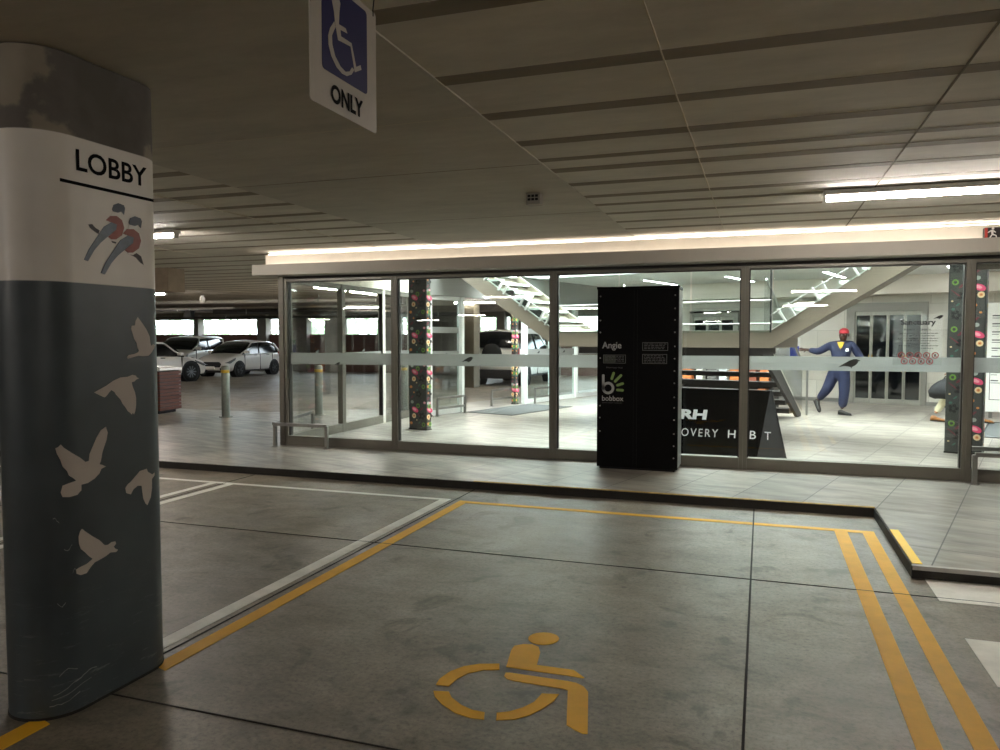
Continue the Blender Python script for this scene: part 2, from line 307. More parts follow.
# mall building axes: a runs along the mall's own cross axis, b away from the glazed front
U = Vector((math.sin(TH), math.cos(TH), 0)); V = Vector((math.cos(TH), -math.sin(TH), 0)); O = Vector((0, 9.32, 0))
def I(a, b, z=0): 
    p = O + V*a + U*b; return (p.x, p.y, z)
PZ = .085
PG = {
 'dove1': [(2.8298,1.7183),(2.8541,1.6934),(2.8803,1.6625),(2.9004,1.6277),(2.9041,1.596),(2.9102,1.5819),(2.9226,1.591),(2.9327,1.5852),(2.9266,1.5697),(2.9092,1.5488),(2.8903,1.5351),(2.8629,1.5336),(2.827,1.5365),(2.7959,1.5304),(2.7653,1.5243),(2.7604,1.5312),(2.7702,1.5412),(2.8052,1.5452),(2.8275,1.5531),(2.8331,1.5599),(2.8229,1.5759),(2.8199,1.5966),(2.8047,1.6172),(2.7966,1.6411),(2.7886,1.6628),(2.7925,1.6765),(2.8118,1.6789),(2.8159,1.6995)],
 'dove2': [(2.5727,1.3808),(2.6084,1.3941),(2.6408,1.4072),(2.6781,1.4263),(2.7202,1.4395),(2.7628,1.4408),(2.7891,1.4484),(2.8109,1.444),(2.8151,1.4362),(2.8292,1.43),(2.813,1.4253),(2.8013,1.4169),(2.7846,1.4144),(2.7892,1.395),(2.8024,1.3666),(2.8087,1.3386),(2.8076,1.3041),(2.8015,1.277),(2.794,1.2626),(2.7882,1.2728),(2.7809,1.2638),(2.7707,1.273),(2.758,1.281),(2.7456,1.2991),(2.7291,1.3175),(2.7171,1.3387),(2.7024,1.3532),(2.6927,1.362),(2.6848,1.3746),(2.667,1.3857),(2.652,1.3735),(2.6394,1.3611),(2.6288,1.3547),(2.6036,1.3657)],
 'dove3': [(2.6312,1.2224),(2.6404,1.1958),(2.6318,1.161),(2.6092,1.1131),(2.5994,1.0738),(2.5916,1.0598),(2.6074,1.0542),(2.6257,1.0442),(2.6008,1.038),(2.5904,1.0194),(2.563,1.0008),(2.5268,0.9873),(2.494,0.9863),(2.4932,0.9617),(2.4731,0.9459),(2.4333,0.9439),(2.4003,0.9505),(2.3922,0.9714),(2.4018,0.9984),(2.4353,1.0039),(2.4693,1.0075),(2.4583,1.0193),(2.4341,1.0362),(2.4258,1.057),(2.4044,1.0798),(2.3944,1.1101),(2.379,1.1363),(2.3723,1.161),(2.3853,1.164),(2.3987,1.1736),(2.4124,1.1583),(2.4506,1.1308),(2.4897,1.1055),(2.518,1.0814),(2.5358,1.0836),(2.5402,1.1129),(2.5617,1.1499),(2.5808,1.1827),(2.6036,1.2103)],
 'dove4': [(2.8215,0.9911),(2.8638,0.995),(2.8704,0.9796),(2.8986,0.9617),(2.9133,0.968),(2.9114,0.954),(2.8951,0.9402),(2.8938,0.8963),(2.8853,0.8538),(2.8628,0.8199),(2.8518,0.8298),(2.8385,0.8577),(2.8327,0.8969),(2.8305,0.919),(2.8057,0.9236),(2.7807,0.9122),(2.7638,0.8908),(2.7373,0.9024),(2.7328,0.9266),(2.7451,0.9402),(2.7656,0.9503),(2.7863,0.9648)],
 'dove5': [(2.4914,0.7935),(2.5084,0.7774),(2.5431,0.7487),(2.5811,0.7209),(2.6086,0.6913),(2.6273,0.6885),(2.6465,0.696),(2.6682,0.6935),(2.6717,0.6822),(2.6585,0.672),(2.6646,0.662),(2.6824,0.651),(2.6705,0.6437),(2.6387,0.6501),(2.6132,0.6405),(2.582,0.6337),(2.5514,0.629),(2.5293,0.6131),(2.5085,0.594),(2.4792,0.5937),(2.4588,0.6057),(2.4571,0.624),(2.4746,0.6289),(2.5098,0.6338),(2.5424,0.6478),(2.5226,0.6654),(2.5055,0.6851),(2.4829,0.7081),(2.4744,0.7332),(2.473,0.7632),(2.483,0.7856)],
 'a_tail': [(2.5381,1.958),(2.565,2.0067),(2.6,2.0524),(2.6477,2.1146),(2.6894,2.1394),(2.7192,2.134),(2.7148,2.1095),(2.6698,2.0751),(2.6281,2.0417),(2.5928,2.0051),(2.5577,1.9535)],
 'b_tail': [(2.6239,1.9081),(2.6521,1.9577),(2.6888,2.0041),(2.739,2.0673),(2.7829,2.0922),(2.8142,2.0863),(2.8096,2.0611),(2.7623,2.0264),(2.7185,1.9928),(2.6814,1.9557),(2.6446,1.9032)],
 'a_body': [(2.6602,2.1446),(2.6844,2.1671),(2.7203,2.1725),(2.7503,2.1577),(2.7616,2.1254),(2.7482,2.0898),(2.7135,2.0662),(2.6871,2.063),(2.6697,2.0722),(2.7148,2.1095),(2.7192,2.134),(2.6894,2.1394)],
 'b_body': [(2.7521,2.098),(2.7775,2.1208),(2.8154,2.1258),(2.8469,2.1102),(2.8589,2.0769),(2.8449,2.0404),(2.8083,2.0167),(2.7805,2.0137),(2.7622,2.0235),(2.8096,2.0611),(2.8142,2.0863),(2.7829,2.0922)],
 'a_belly': [(2.7203,2.1725),(2.7386,2.1772),(2.7625,2.1546),(2.7739,2.1222),(2.7578,2.0832),(2.7131,2.0546),(2.6845,2.057),(2.6871,2.063),(2.7135,2.0662),(2.7482,2.0898),(2.7616,2.1254),(2.7503,2.1577)],
 'b_belly': [(2.8154,2.1258),(2.8347,2.1304),(2.8598,2.1069),(2.8719,2.0734),(2.855,2.0336),(2.808,2.0048),(2.7779,2.0076),(2.7805,2.0137),(2.8083,2.0167),(2.8449,2.0404),(2.8589,2.0769),(2.8469,2.1102)],
 'a_head': [(2.6948,2.1972),(2.7038,2.2196),(2.7306,2.2317),(2.7622,2.2272),(2.7692,2.2138),(2.7621,2.1836),(2.7478,2.1959),(2.7268,2.1879),(2.7029,2.189)],
 'b_head': [(2.7884,2.1515),(2.7979,2.1744),(2.8261,2.1865),(2.8594,2.1815),(2.8668,2.1676),(2.8594,2.1367),(2.8443,2.1495),(2.8222,2.1416),(2.797,2.143)],
 'a_throat': [(2.6969,2.188),(2.7478,2.1959),(2.7447,2.1762),(2.6903,2.168)],
 'b_throat': [(2.7907,2.1421),(2.8443,2.1495),(2.8411,2.1293),(2.7838,2.1216)],
 'branch1': [(2.565,2.1125),(2.5851,2.1171),(2.6016,2.1037),(2.624,2.0946),(2.6178,2.0779),(2.5954,2.0871),(2.5734,2.0998)],
 'branch2': [(2.7893,2.0147),(2.8212,2.022),(2.8594,2.0041),(2.8739,1.9654),(2.852,1.9754),(2.8268,1.9958),(2.7953,2.0055)],
 'branch3': [(2.687,2.0582),(2.7171,2.0666),(2.7129,2.0469),(2.6926,2.0493)],
 'w_head': [(-1.0084,3.9065),(-1.0056,3.8846),(-1.0083,3.8626),(-1.0163,3.8419),(-1.0289,3.8239),(-1.0454,3.8097),(-1.0646,3.8001),(-1.0852,3.7959),(-1.106,3.7973),(-1.1257,3.8042),(-1.1429,3.8162),(-1.1564,3.8327),(-1.1654,3.8524),(-1.169,3.8743),(-1.167,3.8967),(-1.1595,3.9182),(-1.1469,3.9371),(-1.13,3.9521),(-1.1101,3.9621),(-1.0886,3.9664),(-1.067,3.9646),(-1.0469,3.9569),(-1.0297,3.944),(-1.0166,3.9268)],
 'w_torso': [(-1.166,3.4811),(-1.2051,3.677),(-1.2063,3.7362),(-1.1693,3.7732),(-1.1244,3.7856),(-1.0819,3.7639),(-1.055,3.6995),(-1.0291,3.5495),(-0.8425,3.5531),(-0.7752,3.4873),(-0.7821,3.48),(-0.8583,3.4837),(-1.0197,3.4791)],
 'w_leg': [(-1.1478,3.417),(-1.1277,3.4239),(-0.8442,3.4267),(-0.8006,3.4223),(-0.7579,3.3965),(-0.7267,3.3492),(-0.649,2.9874),(-0.6686,2.9806),(-0.7109,3.0031),(-0.748,3.0281),(-0.8195,3.3356),(-0.8443,3.3433),(-1.08,3.3455),(-1.1217,3.3557),(-1.1416,3.3786)],
 'w_a1': [(-1.4151,3.1892),(-1.4233,3.2518),(-1.4062,3.346),(-1.3657,3.4176),(-1.3036,3.4685),(-1.2093,3.5036),(-1.1872,3.4396),(-1.2587,3.4098),(-1.3164,3.3513),(-1.3442,3.2791),(-1.3525,3.1965)],
 'w_a2': [(-1.4004,3.1287),(-1.3311,3.1457),(-1.2965,3.0967),(-1.2275,3.0445),(-1.1659,3.0196),(-1.1094,3.0185),(-1.0904,2.9587),(-1.1499,2.9521),(-1.2287,2.9712),(-1.3141,3.0253),(-1.3729,3.0815)],
 'w_a3': [(-1.04,2.9702),(-1.0579,3.03),(-1.0082,3.0615),(-0.9645,3.1139),(-0.9332,3.178),(-0.9225,3.2658),(-0.8479,3.2847),(-0.8525,3.2166),(-0.8797,3.1327),(-0.9175,3.0581),(-0.9685,3.0007)],
 's_board': [(1.9996,2.6575),(2.0305,2.336),(2.4486,2.346),(2.4009,2.7518)],
 's_blue': [(2.0697,2.6872),(2.0923,2.465),(2.1028,2.4542),(2.3538,2.4578),(2.367,2.4668),(2.3366,2.7169),(2.3202,2.7228),(2.2648,2.7188)],
 's_body': [(2.138,2.6961),(2.1806,2.7109),(2.1939,2.693),(2.1877,2.6671),(2.1834,2.6244),(2.225,2.6272),(2.2365,2.6148),(2.1922,2.6102),(2.1965,2.5911),(2.2624,2.593),(2.2917,2.5252),(2.3207,2.541),(2.3268,2.5275),(2.2827,2.5051),(2.2562,2.5799),(2.1778,2.5726),(2.1608,2.6216),(2.1548,2.654)],
 's_wheel': [(2.1564,2.6228),(2.1305,2.5927),(2.1191,2.5655),(2.1206,2.5375),(2.1364,2.5085),(2.1671,2.484),(2.2011,2.4745),(2.2304,2.4761),(2.2605,2.4906),(2.2792,2.5119),(2.2646,2.515),(2.2486,2.497),(2.2223,2.4873),(2.19,2.4945),(2.1587,2.5162),(2.1427,2.5454),(2.141,2.5736),(2.1628,2.6078)],
 's_text': [(2.1324,2.4205),(2.1312,2.3564),(2.3354,2.3647),(2.3366,2.4339)],
}

# ================================================================== SETTING: floors
fl = struct(MB().box(-46, 14, -34, 32.3, -.3, 0).build('floor', M_CONC))
def flat(name, polys, m, z0=.0005, z1=.003, parent=None, label=None):
    b = MB()
    for p in polys: b.zprism(p, z0, z1)
    o = b.build(name, m, parent)
    if label: o['label'] = label
    return o
R = lambda x0, x1, y0, y1: [(x0,y0),(x1,y0),(x1,y1),(x0,y1)]
flat('yellow_bay_line', [[(-2.82,2.93),(-2.725,2.90),(-2.725,6.97),(-2.82,6.97)]], M_YEL, parent=fl, label='yellow line along the side of the bay')
flat('yellow_bay_line', [R(-2.725,.91,6.88,6.965)], M_YEL, parent=fl, label='yellow line along the head of the bay')
flat('yellow_bay_line', [R(.60,.70,-1.5,6.88)], M_YEL, parent=fl, label='inner of the two yellow lines beside the kerb corner')
flat('yellow_bay_line', [R(.815,.908,-1.5,6.88)], M_YEL, parent=fl, label='outer of the two yellow lines beside the kerb corner')
flat('yellow_bay_line', [[(-2.90,-1.5),(-2.80,-1.5),(-2.80,2.33),(-2.90,2.36)]], M_YEL, parent=fl, label='yellow line running up to the column foot')
flat('white_bay_line', [R(-3.03,-2.93,2.9,7.0)], M_WHT, parent=fl, label='white line beside the yellow one')
flat('white_bay_line', [R(-12,-3.03,6.93,7.0)], M_WHT, parent=fl, label='white line along the kerb')
flat('white_bay_line', [R(-5.60,-5.51,-1.5,6.93)], M_WHT, parent=fl)
flat('white_bay_line', [R(-5.82,-5.74,-1.5,6.93)], M_WHT, parent=fl)
for k, (y0, y1) in enumerate(((5.24, 5.69), (4.02, 4.62), (2.8, 3.4), (1.6, 2.2))):
    flat('white_crossing_bar', [[(1.06, y0), (3.6, y0), (3.6, y1), (1.06, y1)]], M_WHT, parent=fl)
jl = [R(-46,14,5.30,5.308), R(-.052,-.040,-20,7.55), R(-2.885,-2.875,2.9,7.55), R(-3.9,1.0,2.62,2.628), R(-5.66,-5.652,-3,7.5), R(-46,14,-1.2,-1.19)]
flat('expansion_joint', jl, M_JOINT, .0002, .0035, fl)
wc = MB()
for k in ('w_head','w_torso','w_leg','w_a1','w_a2','w_a3'): wc.zprism(PG[k], .0005, .003)
tag(wc.build('wheelchair_symbol', M_YEL, fl), 'yellow painted wheelchair symbol')

plaza = [(-16,7.55),(.995,7.55),(.995,5.70),(14,5.70),(14,27),(-3.3,27),(-7.0,15.6),(-9.6,13.3),(-16,13.3)]
pf = struct(MB().zprism(plaza, .0, PZ).build('floor', M_TILE))
k = MB().box(-16,1.0,7.535,7.549,.001,PZ-.004).box(.980,.994,5.69,7.535,.001,PZ-.004)
k.build('kerb_face', mat('kerb_face_dark','#2a2722',.8,noise=.2), pf)
MB().box(-2.9,.99,7.549,7.585,PZ-.010,PZ+.003).build('yellow_edge_stripe', mat('worn_yellow','#b5903c',.6,noise=.3,nscale=20), pf)
MB().box(.994,1.055,5.75,6.72,PZ-.004,PZ+.003).build('yellow_edge_mark', mat('bright_yellow_paint','#ffcf00',.5,noise=.04), pf)
MB().box(.985,14,5.692,5.699,.002,PZ-.026).build('kerb_face', MATS['kerb_face_dark'], pf)
MB().box(.985,14,5.685,5.725,PZ-.026,PZ+.003).build('kerb_nosing', mat('white_nosing','#b9b7b2',.45,noise=.1,nscale=10), pf)

# ================================================================== SETTING: parking ceiling
CP = [(-46,-34),(14,-34),(14,9.32),(-6.45,9.32),(-6.45,13.5),(-6.75,14.2)] 
e1 = O + V*(-7.15) + U*11.2; CP += [(e1.x, e1.y), (e1.x, 32.3), (-46, 32.3)]
ce = struct(MB().zprism(CP, 2.825, 3.0).build('ceiling', M_CEIL))
band = struct(MB().box(-3.99,-1.45,-34,9.2,2.8185,2.83).build('ceiling', M_RIB))
ribs_y = [(-33+.62*k, .115) for k in range(56) if -33+.62*k < 2.3] + [(y*.9675, w) for y, w in [(2.70,.12),(3.46,.12),(4.095,.12),(4.72,.12),(5.21,.09),(5.56,.13),(6.10,.11),(6.66,.11),(7.10,.10),(7.62,.1),(8.2,.1),(8.75,.1)]]
rb = MB()
for y, w in ribs_y:
    rb.box(-1.45,14,y-w/2,y+w/2,2.823,2.83); rb.box(-46,-3.99,y-w/2,y+w/2,2.823,2.83)
for k in range(36):
    y = 9.35 + .62*k
    xr = -6.5 if y < 13.6 else (-6.5 + (y-13.6)*.294)
    rb.box(-46, xr, y-.06, y+.06, 2.823, 2.83)
struct(rb.build('ceiling', M_STRIP))
cj = MB()
for x, w in ((-.42,.003), (-4.85,.004), (-7.7,.005)): cj.box(x-w,x+w,-20,9.0,2.8185,2.8255)
cj.box(-3.95,-1.5,3.905,3.912,2.8175,2.819)
pj = MB().box(.830,.838,-20,9.0,2.8185,2.8255).box(-3.97,-1.47,5.10,5.108,2.8175,2.819).box(-3.97,-1.47,7.18,7.188,2.8175,2.819)
pj.build('ceiling_joint', mat('dim_joint','#6b6250',.9), ce)
cj.build('ceiling_joint', mat('pale_joint','#c2b8a4',.9), ce)

# perimeter: low wall with openings above, beyond it trees
M_WALLD = mat('red_brown_wall','#5a3a32',.8,noise=.25,nscale=3,stretch=(1,1,6)); M_CONW = mat('concrete_wall','#77706a',.85,noise=.2,nscale=2)
YB = 32.0
wb = struct(MB().box(-46,14,YB,YB+.25,0,1.80).build('wall_back', M_WALLD))
MB().box(-46,14,YB-.02,YB+.3,2.55,2.9).build('lintel', M_CONW, wb)
PIERS = [(-40,-39.5),(-33.6,-33.0),(-27.48,-27.2),(-23.64,-23.11),(-21.61,-20.79),(-19.79,-18.81),(-16.94,-15.85),(-14.33,-11.99),(-11.09,-10.72),(-10.44,-8.22),(-2,-1.4),(4,4.6)]
cb = MB()
for x0, x1 in PIERS: cb.box(x0,x1,YB-.3,YB+.15,0,2.86)
cb.build('pier', M_CONW, wb)
struct(MB().box(-46.2,-46,-34,32.3,0,3).build('wall_left', M_CONW))
struct(MB().box(-46,14,-34.2,-34,0,3).build('wall_front', M_CONW))
struct(MB().box(14,14.2,-34,32.3,0,3).build('wall_right', M_CONW))

# hedge of trees outside (uncountable foliage)
hb = MB()
for i in range(5200):
    x = random.uniform(-48, -4); y = 36 + random.random()*4; z = random.uniform(-1.0, 2.6 + .9*math.sin(x*1.7) + .6*math.sin(x*.6+2))
    s_ = random.uniform(.12,.3); a = random.random()*6.28; t = random.uniform(-1, 1)
    d1 = Vector((math.cos(a), math.sin(a)*.5, t*.5))*s_; d2 = Vector((-math.sin(a)*.4, .3, .9))*s_
    p = Vector((x, y, z)); hb.add([p-d1, p+d2, p+d1, p-d2], [(0,1,2,3)])
hg = hb.build('hedge_foliage', mat('leaf_green','#93a884',.7,noise=.5,nscale=.8))
tag(hg, 'pale green tree foliage beyond the parking openings', 'foliage', kind='stuff')
struct(MB().box(-70,20,32.3,60,-1.6,-1.2).build('floor', mat('outside_ground','#6f7460',.9)))

# ================================================================== big column
def stadium(xc, y0, y1, r, n=18):
    return [(xc + r*math.cos(t), y1 + r*math.sin(t)) for t in [math.pi*k/n for k in range(n+1)]] + \
           [(xc + r*math.cos(t), y0 + r*math.sin(t)) for t in [math.pi + math.pi*k/n for k in range(n+1)]]
col = thing('concrete_column', 'rounded column wrapped in white and slate blue print with the word LOBBY and flying doves', 'column', (-2.95,2.68,0))
sb = MB().prism(stadium(0,-.195,.195,.175), (0,0,0),(1,0,0),(0,1,0),(0,0,1),0,2.814)
so = sb.build('shaft', M_COL, col)
for p in so.data.polygons: p.use_smooth = len(p.vertices) == 4
so.data.set_sharp_from_angle(angle=math.radians(25))
MB().prism(stadium(0,-.195,.195,.1775), (0,0,0),(1,0,0),(0,1,0),(0,0,1),.0,.012).build('base_trim', M_JOINT, col)
cx, cy = -2.95, 2.68
def colpos(y, z, e=.0):   # flat face; where the print runs on round the near end, follow the curve
    if y >= 2.485: return (.175 + e, y - cy, z)
    d = Vector((-2.775, y)).normalized(); c = Vector((-2.95, 2.485)); t = d.dot(c); h2 = (c - d*t).length_squared
    r = .175 + e; k = t - math.sqrt(max(r*r - h2, 0)); p = d*k; zz = 1.62 + (z-1.62)*p.length/Vector((-2.775, y)).length
    return (p.x - cx, p.y - cy, zz)
def wrap_decal(name, polys, m, e=.0012, label=None):
    bm = bmesh.new()
    for poly in polys:
        vs = [bm.verts.new((0, y, z)) for y, z in poly]; bm.faces.new(vs)
    k = 2.485
    while k > 2.12:
        g = bm.verts[:] + bm.edges[:] + bm.faces[:]
        bmesh.ops.bisect_plane(bm, geom=g, plane_co=(0, k, 0), plane_no=(0, 1, 0)); k -= .015
    for v in bm.verts: v.co = colpos(v.co.y, v.co.z, e)
    bmesh.ops.triangulate(bm, faces=bm.faces[:])
    ex = bmesh.ops.extrude_face_region(bm, geom=bm.faces[:])
    for v in [q for q in ex['geom'] if isinstance(q, bmesh.types.BMVert)]:
        v.co.x -= e*.9
    bmesh.ops.recalc_face_normals(bm, faces=bm.faces)
    me = bpy.data.meshes.new(name); bm.to_mesh(me); bm.free(); me.materials.append(m)
    o = bpy.data.objects.new(name, me); COL.objects.link(o); o.parent = col
    if label: o['label'] = label
    return o
M_DOVE = mat('dove_print','#b8ada3',.5,noise=.06,nscale=4)
for i in range(1,6): wrap_decal('printed_dove', [PG['dove%d'%i]], M_DOVE)
M_INK = mat('ink_black','#070708',.85,spec=.15)
wrap_decal('printed_rule', [[(2.43,2.272),(2.945,2.272),(2.945,2.286),(2.43,2.286)]], M_INK)
text_on('lettering', 'LOBBY', (.175,2.510-cy,2.334), (0,1,0), (0,0,1), .395, .092, M_INK, col, bold=.018, label='LOBBY in black letters')
pc = {'tail': mat('bird_grey','#6b7480',.5,noise=.2,nscale=30), 'body': mat('bird_red','#8e4a3e',.5,noise=.1,nscale=30), 'belly': mat('bird_belly','#d8d2c8',.5), 'head': mat('bird_head','#36424f',.5), 'throat': mat('bird_throat','#dcd8d0',.5)}
for q in 'ab':
    for j, n_ in enumerate(('throat','belly','body','head','tail')):
        wrap_decal('printed_songbird', [PG[q+'_'+n_]], pc[n_], e=.0011+.0003*j + (.0016 if q=='b' else 0))
wrap_decal('printed_branch', [PG['branch1'],PG['branch2'],PG['branch3']], mat('bird_branch','#3e3a3a',.6), e=.001)

M_SCUFF = mat('scuff_grey','#8f9190',.7,noise=.3,nscale=40)
rs = random.Random(21)
for z0_, y0_, y1_ in ((.115,2.32,2.52),(.135,2.33,2.47),(.085,2.31,2.46),(.20,2.36,2.45),(.155,2.44,2.55),(.50,2.36,2.40),(.73,2.40,2.44),(.86,2.35,2.38),(.62,2.44,2.46)):
    n_s = 8; pts_ = [(y0_+(y1_-y0_)*k/n_s, z0_+.012*math.sin(k*.5+z0_*30)+rs.uniform(-.002,.002)) for k in range(n_s+1)]
    wrap_decal('scuff_mark', [pts_ + [(y, z-rs.uniform(.0015,.004)) for y, z in reversed(pts_)]], M_SCUFF, e=.0008)
# ================================================================== hanging sign
sg = thing('hanging_sign', 'white hanging parking sign with blue wheelchair square and the word ONLY', 'sign', (-1.3,2.225,2.34))
X0 = 0
def sgp(name, polys, m, e, label=None):
    b = MB()
    for p in polys: b.prism([(y-2.225, z-2.34) for y, z in p], (0,0,0),(0,1,0),(0,0,1),(1,0,0), 0 if e else -.004, e or 0)
    o = b.build(name, m, sg)
    if label: o['label'] = label
    return o
M_SIGNW = mat('sign_white','#aaa296',.4,noise=.06,nscale=8); M_SIGNB = mat('sign_blue','#17154a',.5,spec=.3)
def rrect(y0,y1,z0,z1,r,n=5):
    out = []
    for cyy,czz,a0 in ((y1-r,z0+r,-90),(y1-r,z1-r,0),(y0+r,z1-r,90),(y0+r,z0+r,180)):
        for k in range(n+1):
            t = math.radians(a0+90*k/n); out.append((cyy+r*math.cos(t), czz+r*math.sin(t)))
    return out
sgp('board', [rrect(2.02,2.435,2.34,2.755,.012)], M_SIGNW, 0)
sgp('blue_square', [rrect(2.085,2.368,2.456,2.735,.014)], M_SIGNB, .0015)
sgp('pictogram', [PG['s_body'], PG['s_wheel'], [(2.158+.021*math.cos(t*.5236), 2.712+.019*math.sin(t*.5236)) for t in range(12)]], M_SIGNW, .0025, 'white wheelchair pictogram')
text_on('lettering', 'ONLY', (.0004,2.132-2.225,2.3655-2.34), (0,1,0),(0,0,1), .205, .060, M_INK, sg, bold=.038, label='ONLY in black letters')
for y in (.19, -.19): MB().tube([(0,y,.40),(.0,y,.42),(.005,y+.004,.48)], .0025).build('hook', M_RUB, sg)

# ================================================================== ceiling lamps
M_TUBE = mat('tube_glow','#fff7ee',.4,emit=TUBE_E); M_HOUSE = mat('lamp_housing','#c9c7c0',.4)
def tube_lamp(x, y, label, rz=0, L_=1.5, z=2.82, proto=[None], group='fluorescent tubes under the parking ceiling'):
    if proto[0] is None:
        t = thing('tube_light', label, 'ceiling light', (x,y,z), rz, group)
        MB().box(0,L_,-.07,.07,-.042,0).build('housing', M_HOUSE, t, bevel=.006)
        MB().cyl((.02,0,-.062),(L_-.02,0,-.062),.022,n=12).build('tube', M_TUBE, t)
        for a in (0, L_-.025): MB().box(a,a+.025,-.03,.03,-.095,-.04).build('end_cap', M_HOUSE, t)
        proto[0] = t; return t
    t = copy_tree(proto[0]); t.location = (x,y,z); t.rotation_euler = (0,0,rz); t['label'] = label; return t
GEN = 'fluorescent tube light over the bays facing the glazed front, some mirrored there, some added fill'
tube_lamp(.455, 6.82, 'bright fluorescent tube light on the ribbed ceiling above the tiled walkway')
tube_lamp(-7.65, 6.86, 'fluorescent tube light beside the printed LOBBY column')
for x, y in ((.65,-1.4),(-7.4,-1.4),(.65,-10.2),(-7.4,-10.2),(-14.6,-17.2),(-26.5,-22),(-21,-26),(8.4,-1.4),(8.4,6.82),(-15.2,-1.4),(-15.2,-7)): tube_lamp(x, y, GEN)  # last pair is unseen fill, added to lift the dim ceiling
l1 = tube_lamp(-15.4, 15.1, 'fluorescent tube light between the LOBBY column and the white hatchback', z=2.77)
l2 = tube_lamp(-21.9, 21.7, 'fluorescent tube light above the parked white cars', z=2.77)
for q in (l1, l2):
    for x in (.2, 1.3): MB().cyl((x,0,-.002),(x,0,.056),.012,n=8).build('hanger', M_GALV, q)
tube_lamp(-9.45, 14.65, 'fluorescent tube light seen through the first glass pane', math.radians(92), 1.5)
tube_lamp(-9.50, 16.3, 'second fluorescent tube light seen through the first glass pane', math.radians(92), 1.5)
for x, y, w_ in ((-17,9.6,'in front of the ceiling beam end behind the LOBBY column'),(-24,12,'deep in the parking behind the slatted bin'),(-28.5,21.7,'beyond the tail of the white SUV'),(-9.5,23.0,'above the white off-road car'),(-15.0,25.5,'beyond the first glass pane near the rear openings'),(-33,16,'in the far corner of the parking')): tube_lamp(x, y, 'fluorescent tube light '+w_)

# small ceiling detector
d = thing('ceiling_detector', 'small grey sensor box on the smooth ceiling band', 'sensor', (-1.81,6.14,2.8185), 0)
MB().box(-.06,.06,-.05,.05,-.095,0).build('casing', mat('sensor_casing','#8f897c',.5), d, bevel=.006)
g_ = MB()
for i in range(3):
    for j in range(2): g_.box(-.045+.032*i,-.02+.032*i,-.052,-.049,-.062+.028*j,-.042+.028*j)
g_.build('grille', M_RUB, d)

# cross beam end, pipes and ducts over the far bays
struct(MB().box(-24,-9.62,10.5,10.9,2.42,2.83).build('trim_1', mat('beam_concrete','#8f7f6c',.85,noise=.2,nscale=3)))
struct(MB().box(-30,-10,20.2,20.5,2.62,2.87).build('trim_2', M_CONW))
struct(MB().box(-38,-8,26.2,26.6,2.60,2.87).build('trim_3', M_CONW))
M_PIPE = mat('dark_pipe','#3c3a38',.5); M_PIPEW = mat('pale_pipe','#a7a39a',.5)
def pipe(p0, p1, r, m, label):
    t = thing('overhead_pipe', label, 'pipe', p0)
    q = Vector(p1)-Vector(p0); MB().cyl((0,0,0), q, r, n=14).build('pipe_run', m, t)
    for k in (.12,.5,.88):
        c = q*k; MB().cyl(c+Vector((0,0,r*.9)), (c.x,c.y,2.825-p0[2]), .012, n=6).cyl(c-q.normalized()*.02, c+q.normalized()*.02, r*1.15, n=14).build('hanger', M_GALV, t)
pipe((-17.4,21.0,2.50),(-10.5,26.5,2.50),.075,M_PIPE,'thick dark pipe hanging under the ceiling above the white hatchback')
pipe((-30,22.6,2.66),(-12,24.2,2.66),.04,M_PIPE,'thin dark pipe running across behind the tube light')
pipe((-24,17.2,2.66),(-10,18.6,2.66),.05,M_PIPEW,'pale pipe close under the ceiling beam')
pipe((-30,26.8,2.52),(-14,28.0,2.50),.05,M_PIPE,'dark pipe along the openings in the rear wall')
dt = thing('air_duct', 'pale square air duct under the far parking ceiling', 'duct', (-29,25.0,2.64))
MB().box(0,9.5,-.25,.25,0,.18).build('duct_run', M_PIPEW, dt, bevel=.01)
sp = thing('loudspeaker_bracket', 'small dark box hanging from the ceiling near the rear openings', 'box', (-19.6,22.4,2.45))
MB().box(-.16,.16,-.1,.1,-.1,.16).build('box_body', M_RUB, sp, bevel=.01); MB().cyl((0,0,.16),(0,0,.41),.012).build('drop_rod', M_GALV, sp)
lp = thing('security_camera', 'small white dome camera below the ceiling pipe', 'camera', (-14.6,17.2,2.74))
MB().cyl((0,0,0),(0,0,.06),.05).build('mount', M_WHITE, lp); MB().lathe([(.0,-.16),(.05,-.15),(.08,-.10),(.085,-.04),(.07,0)]).build('dome', M_WHITE, lp)

